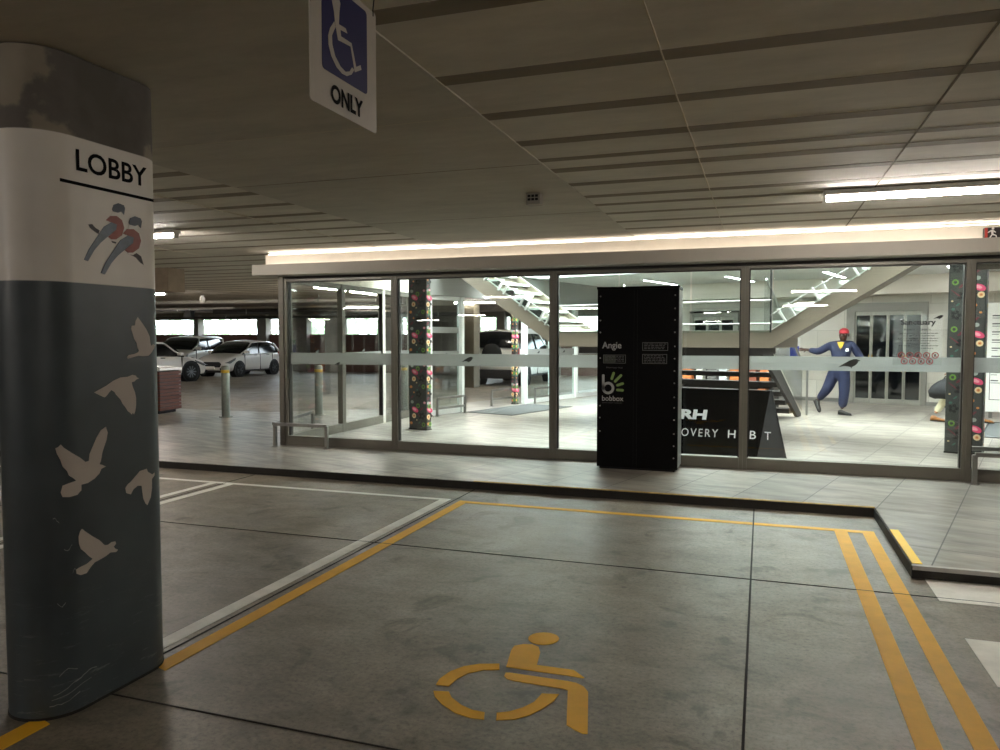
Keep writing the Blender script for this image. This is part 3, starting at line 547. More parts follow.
# ================================================================== glazed front
XP_ = [-6.45, -4.71, -2.485, -.193, 2.085, 4.36, 6.6]      # post centres
FY = 9.30
def bird2d(cx_, cz_, s_, flip=1):
    pts = [(-1,-.38),(-.55,-.05),(-.3,.1),(0,.28),(.35,.42),(.62,.44),(.78,.36),(.98,.3),(.8,.2),(.72,.02),(.5,-.2),(.25,-.33),(.2,-.5),(.1,-.34),(-.1,-.3),(-.4,-.25)]
    return [(cx_ + x*s_*flip, cz_ + z*s_) for x, z in pts]
M_BIRD = mat('bird_decal','#2c2c2a',.6)
def front_window(i, x0, x1, birds=(), seal=True):
    w = sempty('window_%d' % i, ((x0+x1)/2, FY, PZ)); hw = (x1-x0)/2
    f = MB(); f.box(-hw,-hw+.045,-.03,.09,0,2.37).box(hw-.045,hw,-.03,.09,0,2.37)
    f.box(-hw+.045,hw-.045,-.03,.09,2.335,2.37).box(-hw+.045,hw-.045,-.03,.09,0,.135)
    f.build('frame', M_FRAME, w, bevel=.004)
    g = MB(); g.box(-hw+.045,-hw+.058,.0,.06,.135,2.335).box(hw-.058,hw-.045,.0,.06,.135,2.335).box(-hw+.045,hw-.045,.0,.06,2.322,2.335)
    g.build('gasket', M_FRAMED, w)
    MB().box(-hw+.045,hw-.045,.024,.036,.135,2.335).build('pane', M_GLASS, w)
    MB().box(-hw+.058,hw-.058,.0375,.0385,1.165,1.325).build('frosted_band', M_FROST, w)
    for bx, bz, s_ in birds:
        MB().prism(bird2d(bx-(x0+x1)/2, bz-PZ, s_), (0,0,0),(1,0,0),(0,0,1),(0,-1,0),-.0235,-.022).build('bird_decal', M_BIRD, w)
    return w
wins = []
front_window(1, XP_[0], XP_[1], [(-5.62,1.26,.05)])
front_window(2, XP_[1], XP_[2], [(-3.66,1.335,.085)])
front_window(3, XP_[2], XP_[3], [])
w4 = front_window(4, XP_[3], XP_[4], [(.93,1.335,.115)])
front_window(5, XP_[4], XP_[5], [])
front_window(6, XP_[5], XP_[6], [])
# corner post, and a dark strip painting the shade under the shelf
struct(MB().box(-6.53,-6.45,9.25,9.42,PZ,2.49).build('trim_4', M_FRAME, bevel=.004))
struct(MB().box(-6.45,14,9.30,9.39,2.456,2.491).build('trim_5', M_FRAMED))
# rules of the house printed on the fourth pane
wx = (XP_[3]+XP_[4])/2; wy = FY
M_INKT = mat('notice_ink','#08090a',.6); M_RED = mat('notice_red','#8a0612',.5)
def onp(x, z): return (x-wx, .0235, z-PZ)
NX0, NX1 = 1.364, 1.841
nb = MB().box(NX0-wx, NX1-wx, .0228, .0236, 1.325-PZ, 1.872-PZ).build('notice_film', frost_mat('notice_film','#c9cbc8',.93), w4)
def wtext(s_, x, z, w_, h_, m, name='lettering', bold=.0): return text_on(name, s_, (x-wx,.0226,z-PZ), (1,0,0),(0,0,1), w_, h_, m, w4, bold=bold)
wtext('Sanctuary', 1.435, 1.745, .34, .078, M_INKT, bold=.03)['label'] = 'dark lettering across the top of the notice'
wtext('PRIVATE PROPERTY', 1.47, 1.70, .26, .020, M_INKT, bold=.01)
MB().prism(bird2d(1.80,1.845,.05), (-wx,0,-PZ),(1,0,0),(0,0,1),(0,-1,0),-.0226,-.021).build('bird_decal', M_BIRD, w4)
tl = MB()
for j, (x0, x1) in enumerate(((1.43,1.80),(1.46,1.78),(1.41,1.82),(1.44,1.80),(1.50,1.74),(1.42,1.81),(1.56,1.78))):
    z = 1.668 - j*.027; x = x0
    while x < x1-.02:
        w_ = random.uniform(.012,.035); tl.box(x-wx,min(x+w_,x1)-wx,.0212,.0226,z-PZ,z+.006-PZ); x += w_+.007
tl.build('small_print', M_INKT, w4)
for row, (n_, z) in enumerate(((5,1.432),(4,1.366))):
    for q in range(n_):
        c = Vector((NX0 + .085 + q*.082 + (.03 if row else 0) - wx, .0224, z-PZ)); b = MB()
        rr_ = [(.031, .0255)]
        o_ = [(.035*math.cos(t*.3927), .035*math.sin(t*.3927)) for t in range(16)]; i_ = [(.0255*x/.035, .0255*y/.035) for x, y in o_]
        for k in range(16):
            k2 = (k+1) % 16; b.prism([o_[k],o_[k2],i_[k2],i_[k]], c,(1,0,0),(0,0,1),(0,-1,0),0,.0012)
        b.prism([(-.020,.016),(-.016,.020),(.020,-.016),(.016,-.020)], c,(1,0,0),(0,0,1),(0,-1,0),0,.0014)
        b.build('prohibition_mark', M_RED, w4)
        MB().prism([(-.010,-.012),(.002,-.014),(.010,-.006),(.006,.004),(.011,.012),(.0,.014),(-.006,.006),(-.012,.004)], c,(1,0,0),(0,0,1),(0,-1,0),0,.001).build('prohibition_glyph', M_INKT, w4)

# light shelf above the front, LED strips hidden in it
cv = struct(MB().box(-6.76,14,8.975,9.0,2.492,2.640).box(-6.76,14,9.0,9.34,2.492,2.512).box(-6.76,-6.74,9.0,9.34,2.512,2.64).build('trim_6', M_FASCIA, bevel=.003))
struct(MB().box(-6.64,14,9.12,9.36,2.512,2.782).build('trim_7', M_COVE))
M_LED = mat('warm_led','#fff5ea',.4,emit=LED_E)
for (x0, x1), od in zip(((-6.6,-3.4),(-3.38,-.2),(-.18,3.1),(3.12,6.4)), ('first','second','third','fourth')):
    t = thing('led_strip', 'warm LED strip lying in the light shelf trough, %s from the glazed corner' % od, 'led strip', ((x0+x1)/2,9.05,2.532), 0, 'LED strips in the light shelf')
    h = (x1-x0)/2
    MB().box(-h,h,-.012,.012,-.02,0).build('profile', M_GALV, t); MB().box(-h,h,-.010,.010,0,.008).build('diffuser', M_LED, t)
    t = thing('led_strip', 'warm LED strip on top of the light shelf, %s from the glazed corner' % od, 'led strip', ((x0+x1)/2,9.155,2.789), 0, 'LED strips on top of the light shelf')
    MB().box(-h,h,-.014,.014,-.006,.002).build('profile', M_GALV, t); MB().box(-h,h,-.012,.012,.002,.01).build('diffuser', M_LED, t)

# exit sign on the light shelf
ex = thing('exit_sign', 'red and dark exit sign with white running figure above the sliding door', 'sign', (2.33,9.055,2.63))
MB().box(-.19,.19,-.02,.06,0,.118).build('casing', mat('sign_dark','#2a2220',.4), ex, bevel=.004)
MB().box(-.19,-.165,-.022,-.0195,.002,.116).build('red_panel', mat('sign_red','#b3342a',.4), ex)
MB().prism([(-.035,-.045),(-.015,-.01),(-.02,.02),(-.045,.005),(-.05,.012),(-.02,.035),(0,.035),(.025,.012),(.02,.005),(.002,.018),(.002,-.005),(.03,-.02),(.035,-.045),(.027,-.045),(.02,-.026),(-.005,-.018),(-.025,-.047)], (-.115,-.0205,.058),(1,0,0),(0,0,1),(0,-1,0),0,.002).build('running_figure', M_WHITE, ex)
MB().prism([(.012*math.cos(t*.6283), .012*math.sin(t*.6283)+.052) for t in range(10)], (-.118,-.0205,.055),(1,0,0),(0,0,1),(0,-1,0),0,.002).build('figure_head', M_WHITE, ex)

# sliding door leaf parked beside the opening (the vertical bar doubled at the right post)
dl = sempty('door_1', (2.31,9.44,PZ))
MB().box(-.19,-.15,0,.04,0,2.33).box(1.9,1.95,0,.04,0,2.33).box(-.15,1.9,0,.04,0,.07).box(-.15,1.9,0,.04,2.27,2.33).build('frame', M_FRAME, dl, bevel=.003)

# ---- side glazing of the entrance (facing the parking), along X = -6.49 from the front corner to the mall wall
def side_window(i, y0, y1, x=-6.49):
    w = sempty('window_%d' % i, (x, (y0+y1)/2, PZ)); h = (y1-y0)/2
    MB().box(-.04,.04,-h,-h+.05,0,2.405).box(-.04,.04,h-.05,h,0,2.405).box(-.04,.04,-h+.05,h-.05,2.32,2.405).box(-.04,.04,-h+.05,h-.05,0,.14).build('frame', M_FRAME, w, bevel=.004)
    MB().box(-.006,.006,-h+.05,h-.05,.14,2.32).build('pane', M_GLASS, w)
    MB().box(.0075,.0085,-h+.05,h-.05,1.15,1.30).build('frosted_band', M_FROST, w)
    MB().prism([(y, z) for y, z in bird2d(0,1.32,.07)], (0,0,0),(0,1,0),(0,0,1),(1,0,0),.0095,.0105).build('bird_decal', M_BIRD, w)
side_window(7, 9.42, 10.9); side_window(8, 10.9, 12.3); side_window(21, 12.3, 13.5)
struct(MB().box(-6.55,-6.43,9.42,13.6,2.49,2.89).build('wall_side', M_COVE))
struct(MB().box(-6.535,-6.445,12.25,12.35,PZ,2.49).build('trim_8', mat('pale_aluminium','#cfc9bf',.4,.2)))
struct(MB().box(-6.535,-6.445,10.85,10.95,PZ,2.49).build('trim_22', M_FRAME))
struct(MB().box(-6.545,-6.435,13.45,13.6,PZ,2.49).build('trim_9', MATS['pale_aluminium']))

# ---- mall wall along a = -7.15 with glazed bays, an open doorway and pale posts
M_PALE = mat('pale_post','#dcdedb',.45)
def ab_box(a0,a1,b0,b1,z0,z1,name,m,par=None,bevel=0):
    o = MB().box(a0,a1,b0,b1,z0,z1).build(name, m, par, bevel=bevel, loc=None if par else (O.x,O.y,0), rotz=0 if par else -TH); return o
AW = -7.15
n_ = 10
for b in (2.40,3.42,5.80,6.99,8.17,9.6):
    struct(ab_box(AW-.06,AW+.06,b-.05,b+.05,PZ,2.62,'trim_%d'%n_,M_PALE,bevel=.004)); n_ += 1
struct(ab_box(AW-.09,AW+.09,2.2,10.65,2.46,3.2,'wall_left',mat('lobby_beam','#8e8d8a',.6)))
for i, (b0, b1) in enumerate(((2.45,3.37),(5.85,6.94),(7.04,8.12),(8.22,9.55))):
    w = sempty('window_%d'%(9+i), (O.x,O.y,0), -TH)
    MB().box(AW-.03,AW+.03,b0,b1,PZ,PZ+.10).box(AW-.03,AW+.03,b0,b1,2.38,2.46).box(AW-.03,AW+.03,b0,b0+.03,PZ+.1,2.38).box(AW-.03,AW+.03,b1-.03,b1,PZ+.1,2.38).build('frame', M_PALE, w)
    MB().box(AW-.006,AW+.006,b0+.03,b1-.03,PZ+.1,2.38).build('pane', M_GLASS2, w)
    MB().box(AW+.008,AW+.009,b0+.03,b1-.03,1.20,1.36).build('frosted_band', M_FROST, w)
    MB().box(AW+.008,AW+.009,b0+.03,b1-.03,1.72,1.84).build('frosted_band', M_FROST, w)
    MB().prism(bird2d((b0+b1)/2,1.28,.07), (AW+.0095,0,0),(0,1,0),(0,0,1),(1,0,0),0,.001).build('bird_decal', M_BIRD, w)

# ================================================================== lobby shell
M_LWALL = mat('lobby_white_wall','#d9d6cf',.6); M_LCEIL = mat('lobby_white_ceiling','#dedfdc',.7)
def sab(name, m, *bx, bevel=0):
    b = MB()
    for q in bx: b.box(*q)
    return struct(b.build(name, m, bevel=bevel, loc=(O.x,O.y,0), rotz=-TH))
# stone wall at the back with two door recesses
m_st, nt, bb = nodes_mat('stone_cladding')
tc = nt.nodes.new('ShaderNodeTexCoord'); sx = nt.nodes.new('ShaderNodeSeparateXYZ'); cxn = nt.nodes.new('ShaderNodeCombineXYZ')
nt.links.new(tc.outputs['Object'], sx.inputs[0]); nt.links.new(sx.outputs[0], cxn.inputs[0]); nt.links.new(sx.outputs[2], cxn.inputs[1])
bk = nt.nodes.new('ShaderNodeTexBrick'); bk.inputs['Scale'].default_value = 1; bk.inputs['Brick Width'].default_value = 1.2; bk.inputs['Row Height'].default_value = .6
bk.inputs['Mortar Size'].default_value = .003; bk.inputs['Color1'].default_value = lin('#d8d4cb'); bk.inputs['Color2'].default_value = lin('#cbc6bb'); bk.inputs['Mortar'].default_value = lin('#8f8a80')
nz = nt.nodes.new('ShaderNodeTexNoise'); nz.inputs['Scale'].default_value = 3; nz.inputs['Detail'].default_value = 8
rz_ = nt.nodes.new('ShaderNodeMapRange'); rz_.inputs['To Min'].default_value = .82; rz_.inputs['To Max'].default_value = 1.12
vm = nt.nodes.new('ShaderNodeVectorMath'); vm.operation = 'SCALE'
nt.links.new(cxn.outputs[0], bk.inputs['Vector']); nt.links.new(tc.outputs['Object'], nz.inputs['Vector']); nt.links.new(nz.outputs[0], rz_.inputs['Value'])
nt.links.new(bk.outputs[0], vm.inputs[0]); nt.links.new(rz_.outputs[0], vm.inputs['Scale']); nt.links.new(vm.outputs[0], bb.inputs['Base Color']); bb.inputs['Roughness'].default_value = .3
BW = 10.65
D1 = (-1.13, .54); D2 = (-5.05, -3.72)
wbk = sab('wall_back', m_st, (AW,D2[0],BW,BW+.3,0,3.2),(D2[1],D1[0],BW,BW+.3,0,3.2),(D1[1],7.5,BW,BW+.3,0,3.2),(D2[0],D2[1],BW,BW+.3,2.33,3.2),(D1[0],D1[1],BW,BW+.3,2.36,3.2))
sab('wall_back', mat('shaft_dark','#141416',.6), (D2[0]-.1,D2[1]+.1,BW+1.2,BW+1.3,0,2.5),(D1[0]-.1,D1[1]+.1,BW+1.2,BW+1.3,0,2.5),(D2[0]-.1,D1[1]+.1,BW+.3,BW+1.3,2.5,2.55),
    (D2[0]-.2,D2[0]-.1,BW+.3,BW+1.3,0,2.5),(D2[1]+.1,D2[1]+.2,BW+.3,BW+1.3,0,2.5),(D1[0]-.2,D1[0]-.1,BW+.3,BW+1.3,0,2.5),(D1[1]+.1,D1[1]+.2,BW+.3,BW+1.3,0,2.5))
sab('trim_20', mat('bulkhead_cream','#ddd6c8',.6), (AW+.1,7.4,BW-.75,BW,2.60,3.0))
sab('wall_right', M_LWALL, (7.4,7.6,-2.2,BW+.3,0,3.2))
# glazed door sets
def doorset(i, a0, a1, n, zt, label_m):
    w = sempty('door_%d'%i, (O.x,O.y,0), -TH); y0 = BW-.06
    fr = MB().box(a0-.10,a0,y0,BW+.02,PZ,zt+.10).box(a1,a1+.10,y0,BW+.02,PZ,zt+.10).box(a0,a1,y0,BW+.02,zt,zt+.10)
    fr.build('door_surround', mat('surround_steel','#8f8c86',.4,.3), w, bevel=.004)
    wd = (a1-a0)/n
    for k in range(n):
        x0 = a0+k*wd+.004; x1 = x0+wd-.008
        f = MB().box(x0,x0+.028,BW-.02,BW+.02,PZ+.005,zt-.005).box(x1-.028,x1,BW-.02,BW+.02,PZ+.005,zt-.005).box(x0+.028,x1-.028,BW-.02,BW+.02,PZ+.005,PZ+.12).box(x0+.028,x1-.028,BW-.02,BW+.02,zt-.09,zt-.005)
        lf = f.build('door_leaf', mat('door_steel','#a3a098',.35,.4), w, bevel=.003)
        MB().box(x0+.028,x1-.028,BW-.005,BW+.005,PZ+.12,zt-.09).build('door_glass', mat('dark_door_glass','#0d1012',.05,spec=.8), lf)
        hx = x1-.03 if k % 2 == 0 else x0+.03
        MB().cyl((hx,BW-.06,PZ+.75),(hx,BW-.06,PZ+1.15),.012,n=8).cyl((hx,BW-.06,PZ+.8),(hx,BW-.02,PZ+.8),.008,n=6).cyl((hx,BW-.06,PZ+1.1),(hx,BW-.02,PZ+1.1),.008,n=6).build('door_handle', mat('brass','#b08a3a',.3,.8), lf)
doorset(2, D1[0]+.17, D1[1]-.10, 4, 2.24, None)
sab('trim_21', mat('surround_steel','#a5a29b'), (D1[0]-.02,D1[0]+.07,BW-.03,BW+.28,PZ,2.40),(D1[1],D1[1]+.02,BW-.03,BW+.28,PZ,2.40),(D1[0]-.02,D1[1]+.02,BW-.035,BW+.28,2.34,2.44))
doorset(3, D2[0]+.12, D2[1]-.12, 3, 2.18, None)
# baseboard, ceiling with the stair opening
sab('baseboard_back', M_STEEL, (D1[1]+.02,7.4,BW-.012,BW,PZ,PZ+.09),(D2[1],D1[0]-.02,BW-.012,BW,PZ,PZ+.09))
A0, A1, B0, B1 = -6.9, 2.4, 1.2, 6.1
cl = sab('ceiling', M_LCEIL, (AW,7.6,B1,BW+.3,3.0,3.2),(A1,7.6,-2.2,B1,3.0,3.2),(AW,A0,2.2,B1,3.0,3.2))
front_c = MB().zprism([(-6.5,9.4),(14,9.4),(14,9.5)] + [ (I(A1,B0)[0],I(A1,B0)[1]), (I(A0,B0)[0],I(A0,B0)[1])], 2.98, 3.2)
struct(front_c.build('ceiling', M_LCEIL))
sab('wall_upper', M_LWALL, (A0-.1,A0,B0,B1,3.2,5.6),(A1,A1+.1,B0,B1,3.2,5.6),(A0,A1,B0-.1,B0,3.2,5.6),(A0,A1,B1,B1+.1,3.2,5.6))
sk = sempty('window_20', (O.x,O.y,0), -TH)
m_sky = mat('skylight_glow','#eaf6f7',.5,emit=SKY_E)
MB().box(A0,A1,B0,B1,5.6,5.65).build('skylight_pane', m_sky, sk)
sf = MB()
for k in range(7): x = A0+(A1-A0)*k/6; sf.box(x-.04,x+.04,B0,B1,5.52,5.6)
sf.box(A0,A1,B0+2.4,B0+2.5,5.52,5.6).build('skylight_bar', M_WHITE, sk)
# linear lamps along the building axis
m_lin = mat('lobby_lamp_glow','#fbfbff',.4,emit=LIN_E)
def linlamp(a, b, L_, label, proto=[None]):
    if proto[0] is None:
        t = thing('linear_lamp', label, 'ceiling light', I(a,b,2.998), -TH, 'linear lamps on the lobby ceiling')
        MB().box(-.05,.05,0,L_,-.03,0).build('housing', M_WHITE, t); MB().box(-.04,.04,.02,L_-.02,-.036,-.03).build('diffuser', m_lin, t); proto[0] = t; return
    t = copy_tree(proto[0]); t.location = I(a,b,2.998); t['label'] = label
linlamp(-3.03, 7.6, 1.9, 'linear lamp on the lobby ceiling above the stair landing')
linlamp(-4.97, 7.6, 1.9, 'linear lamp on the lobby ceiling over the pair of dark lift doors')
for a, b, w_ in ((-1,7.6,'before the dark glass doors'),(1.2,7.6,'before the stone wall beyond the walker'),(3.6,7.6,'above the directory board'),(3.6,4.2,'above the dark grey mat'),(3.6,2.0,'just inside the sliding door'),(5.4,7.6,'in the far corner of the lobby'),(5.4,4.2,'along the side wall of the lobby')): linlamp(a, b, 1.9, 'linear lamp on the lobby ceiling '+w_)
for a, od in zip((-6.2,-4.2,-2.2,-.2,1.6), ('first','second','third','fourth','fifth')): 
    t = thing('recessed_downlight', 'recessed downlight just behind the glazed front, %s from the glazed corner' % od, 'ceiling light', I(a,.95 if a>-5 else 1.1,2.98), -TH, 'downlights behind the glazed front')
    MB().lathe([(.09,0),(.09,-.008),(.075,-.008),(.07,0)],n=20).build('rim', M_WHITE, t); MB().cyl((0,0,-.001),(0,0,-.004),.07,n=20).build('lens', m_lin, t)

# ================================================================== patterned columns
M_PAT = [mat('pattern_ground','#3b3e3c',.45,noise=.08), mat('pattern_pink','#d6456f',.5), mat('pattern_cream','#dfc79a',.5), mat('pattern_green','#6d9a3c',.5), mat('pattern_maroon','#6d2a38',.5), mat('pattern_orange','#d98a4a',.5), mat('pattern_dark','#07080c',.5), mat('pattern_grey','#9aa39b',.5), mat('pattern_palepink','#e39aa4',.5), mat('pattern_teal','#3f6a5e',.5)]
def pat_col(a, b, w, dpt, label, seed, sh=0, h=2.9):
    t = thing('patterned_column', label, 'column', I(a,b,PZ), -TH)
    MB().box(-w/2,w/2,-dpt/2,dpt/2,0,h).build('shaft', M_PAT[0], t, bevel=.02)
    MB().box(-w/2-.004,w/2+.004,-dpt/2-.004,dpt/2+.004,0,.02).build('foot_trim', M_JOINT, t)
    for side in range(2):
        rnd = random.Random(seed+side); pm = MB(); width = w if side == 0 else dpt
        if side == 0: fr = ((0,-dpt/2,0),(1,0,0),(0,0,1),(0,-1,0))
        else: fr = ((w/2,0,0),(0,1,0),(0,0,1),(1,0,0))
        def disc(x, z, r, mi, e, ry=None, rot=0, n=12):
            ry = ry or r; ps = []
            for k in range(n):
                q = 2*math.pi*k/n; px, py = r*math.cos(q), ry*math.sin(q)
                ps.append((x+px*math.cos(rot)-py*math.sin(rot), z+px*math.sin(rot)+py*math.cos(rot)))
            pm.prism(ps, *fr, .0005, e, mi)
        def ring(x, z, r, mi, ctr): disc(x,z,r,mi,.0014); disc(x,z,r*.5,ctr,.0019); disc(x,z,r*.16,0,.0023)
        motif = []
        hw = width/2-.03
        per = .62
        def P_(x): return max(-hw+.01, min(hw-.01, ((x+sh+.45)%.9-.45)*width))
        base = [('pod',-.14,.44,.075,1),('ring',-.20,.33,.042,2),('disc',.12,.30,.02,6),('ring',.02,.50,.04,3),('disc',-.30,.56,.035,7),('ring',.32,.20,.038,3),('leaf',.20,.46,.05,4),
                ('disc',-.36,.20,.03,5),('disc',-.02,.16,.022,9),('flower',.25,.34,.07,6),('flower',.06,.08,.065,6),('disc',-.2,.1,.018,5),('leaf',-.30,.02,.04,4),('disc',.38,.56,.026,8),('leaf',.10,.22,.03,9),('disc',-.05,.27,.014,2),('stem',.02,.36,.1,4)]
        z0 = -.1
        while z0 < h-.15:
            for kind, x, z, r, mi in base:
                x = P_(x); x = max(-width/2+r*1.02, min(width/2-r*1.02, x)); zz = z0+z+rnd.uniform(-.01,.01)
                if zz < .07 or zz > h-.1: continue
                if kind == 'pod': disc(x,zz,r,mi,.0013,r*.55,-.4); disc(x-.012,zz+.006,r*.55,8,.0018,r*.28,-.4)
                elif kind == 'ring': ring(x,zz,r,mi,0 if mi==3 else 5)
                elif kind == 'disc': disc(x,zz,r,mi,.0012,r*.8)
                elif kind == 'leaf': disc(x,zz,r,mi,.0010,r*.35,.7)
                elif kind == 'stem': disc(x,zz,r,mi,.0008,.009,-.7)
                elif kind == 'flower':
                    for k in range(5): disc(x+r*.6*math.cos(k*1.257),zz+r*.6*math.sin(k*1.257),r*.36,mi,.0011,n=8)
            z0 += per
        pm.build('printed_pattern', M_PAT, t)
    return t
pat_col(-5.84,.66,.40,.12,'dark column printed with pink, green and cream fruit motifs behind the second glass pane',3)
pat_col(1.83,2.98,.43,.43,'dark column printed with fruit and flower motifs beside the sliding door',11,.56)
pat_col(-7.28,5.60,.12,.12,'slim dark column printed with fruit motifs beside the open lobby doorway',17,0,2.3)

# ================================================================== staircase in the lobby
st = thing('staircase', 'pale steel staircase with a mid landing, two upper flights spreading sideways and glass balustrades', 'staircase', I(-2.45,2.5,PZ), -TH)
def q3(a, b, z): return (a+2.45, b-2.5, z-PZ)
M_STR = mat('stringer_taupe','#766c5f',.5,noise=.04,nscale=2); M_TRD = mat('dark_tread','#2e2b28',.6); M_TRW = mat('white_tread','#e5e6e3',.5)
def sbox(mb, a0,a1,b0,b1,z0,z1,mi=0): mb.box(a0+2.45,a1+2.45,b0-2.5,b1-2.5,z0-PZ,z1-PZ,mi)
b = MB(); sbox(b,-4.3,-.6,2.5,4.0,1.47,1.735); b.build('landing', M_STR, st, bevel=.004)
b = MB(); sbox(b,-3.9,-.95,2.62,4.0,1.36,1.47); b.build('landing_beam', M_TRD, st)
SL = .61
for sgn, a_s, a_e in ((1,-.6,2.3),(-1,-4.3,-7.0)):
    n = abs(a_e-a_s)
    pl = [(a_s,1.47),(a_e,1.47+SL*n),(a_e,1.47+SL*n+.36),(a_s+.0*sgn,1.735)]
    for b0, b1 in ((2.5,2.56),(3.94,4.0)):
        up3 = .16 if b0 > 3 else 0
        MB().prism([(x+2.45,z-PZ+up3*(q<2)) for q,(x,z) in enumerate(pl)],(0,b0-2.5,0),(1,0,0),(0,0,1),(0,1,0),0,b1-b0).build('stringer', M_STR, st)
    MB().prism([(x+2.45,z-PZ) for x,z in [(a_s,1.62),(a_e,1.62+SL*n),(a_e,1.65+SL*n),(a_s,1.65)]],(0,.06,0),(1,0,0),(0,0,1),(0,1,0),0,1.38).build('soffit', M_STR, st)
    # slim edge trim on top of the front stringer
    MB().bar(q3(a_s,2.53,1.742),q3(a_e,2.53,1.742+SL*n+.095),.07,.014).build('edge_trim', M_WHITE, st)
    tr = MB(); wd = MB()
    for k in range(int(n/.3)):
        x0 = a_s+sgn*.3*k; x1 = a_s+sgn*.3*(k+1); z = 1.735+.183*(k+1)
        xa, xb = min(x0,x1), max(x0,x1)
        lift = .055 if sgn < 0 else -.04
        if sgn < 0: sbox(tr, xa-.01,xb+.01,2.50,2.62,z-.03+lift,z+lift); sbox(tr, xa-.01,xb+.01,2.63,3.93,z-.18,z-.14)
        else: sbox(tr, xa-.01,xb+.01,2.57,3.93,z-.035+lift,z+lift)
        if sgn < 0: wd.prism([(x+2.45,zz-PZ) for x,zz in [(x0,z-.183+.02+lift*0),(x0,z-.035+lift),(x1,z-.035+lift),(x1,z+.0)]],(0,.02,0),(1,0,0),(0,0,1),(0,1,0),0,.02)
    tr.build('tread', M_TRW, st)
    if sgn < 0: wd.build('step_end', M_TRD, st)
    # glass balustrade, clamps, rail
    for k in range(3):
        xa = a_s+sgn*(n/3*k+.03); xb = a_s+sgn*(n/3*(k+1)-.02); za = 1.74+.635*abs(xa-a_s); zb = 1.74+.635*abs(xb-a_s)
        MB().prism([(xa+2.45,za-PZ),(xb+2.45,zb-PZ),(xb+2.45,zb+1.0-PZ),(xa+2.45,za+1.0-PZ)],(0,-.025,0),(1,0,0),(0,0,1),(0,-1,0),0,.012).build('balustrade_glass', M_GLASS2, st)
        for f_ in (.18,.32,.68,.82):
            x = xa+(xb-xa)*f_; z = za+(zb-za)*f_
            nx, nz = -sgn*SL/1.171, 1/1.171
            MB().bar(q3(x-nx*.03,2.462,z+.02-nz*.03),q3(x+nx*.19,2.462,z+.02+nz*.19),.03,.045,up=(0,1,0)).build('clamp', mat('clamp_steel','#c9c9c6',.3,.4), st)
    for off, r in ((.20,.008),(.95,.010)):
        MB().cyl(q3(a_s,2.44,1.75+off),q3(a_e,2.44,1.75+off+SL*n),r,n=10).build('handrail', M_STEEL, st)
    MB().bar(q3(a_s,2.45,1.70),q3(a_s,2.45,2.72),.02,.03,up=(0,1,0)).build('baluster', M_RUB if sgn>0 else M_STEEL, st)
for k in range(3):
    a0 = -4.28+k*1.235
    b = MB(); sbox(b,a0,a0+1.2,2.462,2.474,1.70,2.70); b.build('balustrade_glass', M_GLASS2, st)
MB().cyl(q3(-4.3,2.44,2.17),q3(-.6,2.44,2.17),.016,n=10).build('handrail', M_STEEL, st)
MB().cyl(q3(-4.3,2.44,1.83),q3(-.6,2.44,1.83),.012,n=10).build('handrail', M_STEEL, st)
# lower flight, running down away from the glazed front
for a in (-3.7,-1.2):
    MB().prism([(4.0-2.5,1.735-PZ),(4.0-2.5,1.36-PZ),(6.40-2.5,-.0),(6.62-2.5,.0),(6.62-2.5,.06)],(a+2.45-.03,0,0),(0,1,0),(0,0,1),(1,0,0),0,.06).build('stringer', M_TRD, st)
for k in range(8):
    z = 1.735-.1835*(k+1); b0 = 4.0+.285*k
    b = MB(); sbox(b,-3.67,-1.23,b0-.01,b0+.31,z-.085,z); b.build('tread', M_TRD, st)
for a, s_ in ((-1.15,1),(-3.76,-1)):
    MB().prism([(4.0-2.5,1.70-PZ),(6.55-2.5,.12),(6.55-2.5,1.0),(4.0-2.5,2.65-PZ)],(a+2.45,0,0),(0,1,0),(0,0,1),(1,0,0),0,.012).build('balustrade_glass', glass_mat('cloudy_glass',(.88,.90,.89),1.35,.1) if 'cloudy_glass' not in MATS else MATS['cloudy_glass'], st)
    MB().tube([q3(a+.03,4.0,2.6),q3(a+.03,6.6,1.05),q3(a+.03,6.85,1.0),q3(a+.03,6.85,PZ)],.022).build('handrail', M_STEEL, st)

# ================================================================== parcel locker
lk = thing('parcel_locker', 'tall black parcel locker with pale lettering and green-rayed emblem in front of the glazing', 'locker', (-1.36,9.015,PZ))
hw = .465
MB().box(-hw,hw,-.205,.215,.025,2.10).build('cabinet', M_BLACK, lk, bevel=.003)
MB().box(-hw+.03,hw-.03,-.19,.20,0,.03).build('plinth', M_RUB, lk)
MB().box(-hw-.008,hw+.008,-.215,.22,2.10,2.128).build('top_cap', M_BLACK, lk, bevel=.003)
MB().box(hw+.0005,hw+.0025,-.16,.21,.04,2.085).build('lit_side', mat('locker_side_lit','#8a8883',.35,.5,noise=.2,nscale=3), lk)  # locker is black; interior light on this side is painted grey
dz = [(.05,.72),(.73,1.39),(1.40,2.08)]
MB().box(-.003,.003,-.2065,-.204,.04,2.09).box(-.04,-.036,-.2062,-.204,.04,2.09).build('door_gap', mat('gap_black','#000000',.9), lk)
def lkp(x, z, w, h, name, m, e=.001, label=None):
    b = MB().box(x,x+w,-.206-e,-.2055,z,z+h); o = b.build(name, m, lk)
    if label: o['label'] = label
    return o
M_PRT = mat('locker_print_grey','#a9a9a9',.5); M_GRN = mat('locker_print_green','#7f9a57',.5); M_DIM = mat('label_grey','#2c2c2c',.5); M_DIM2 = mat('label_text','#5b5b5b',.5)
LY = -.2055
def ltext(s_, X, Z, w, h, m, bold=.0, label=None): return text_on('lettering', s_, (X+1.36,LY,Z-PZ),(1,0,0),(0,0,1),w,h,m,lk,bold=bold,lift=.0015,label=label)
ltext('Angie', -1.767, 1.475, .225, .10, M_PRT, .012, 'pale lettering')
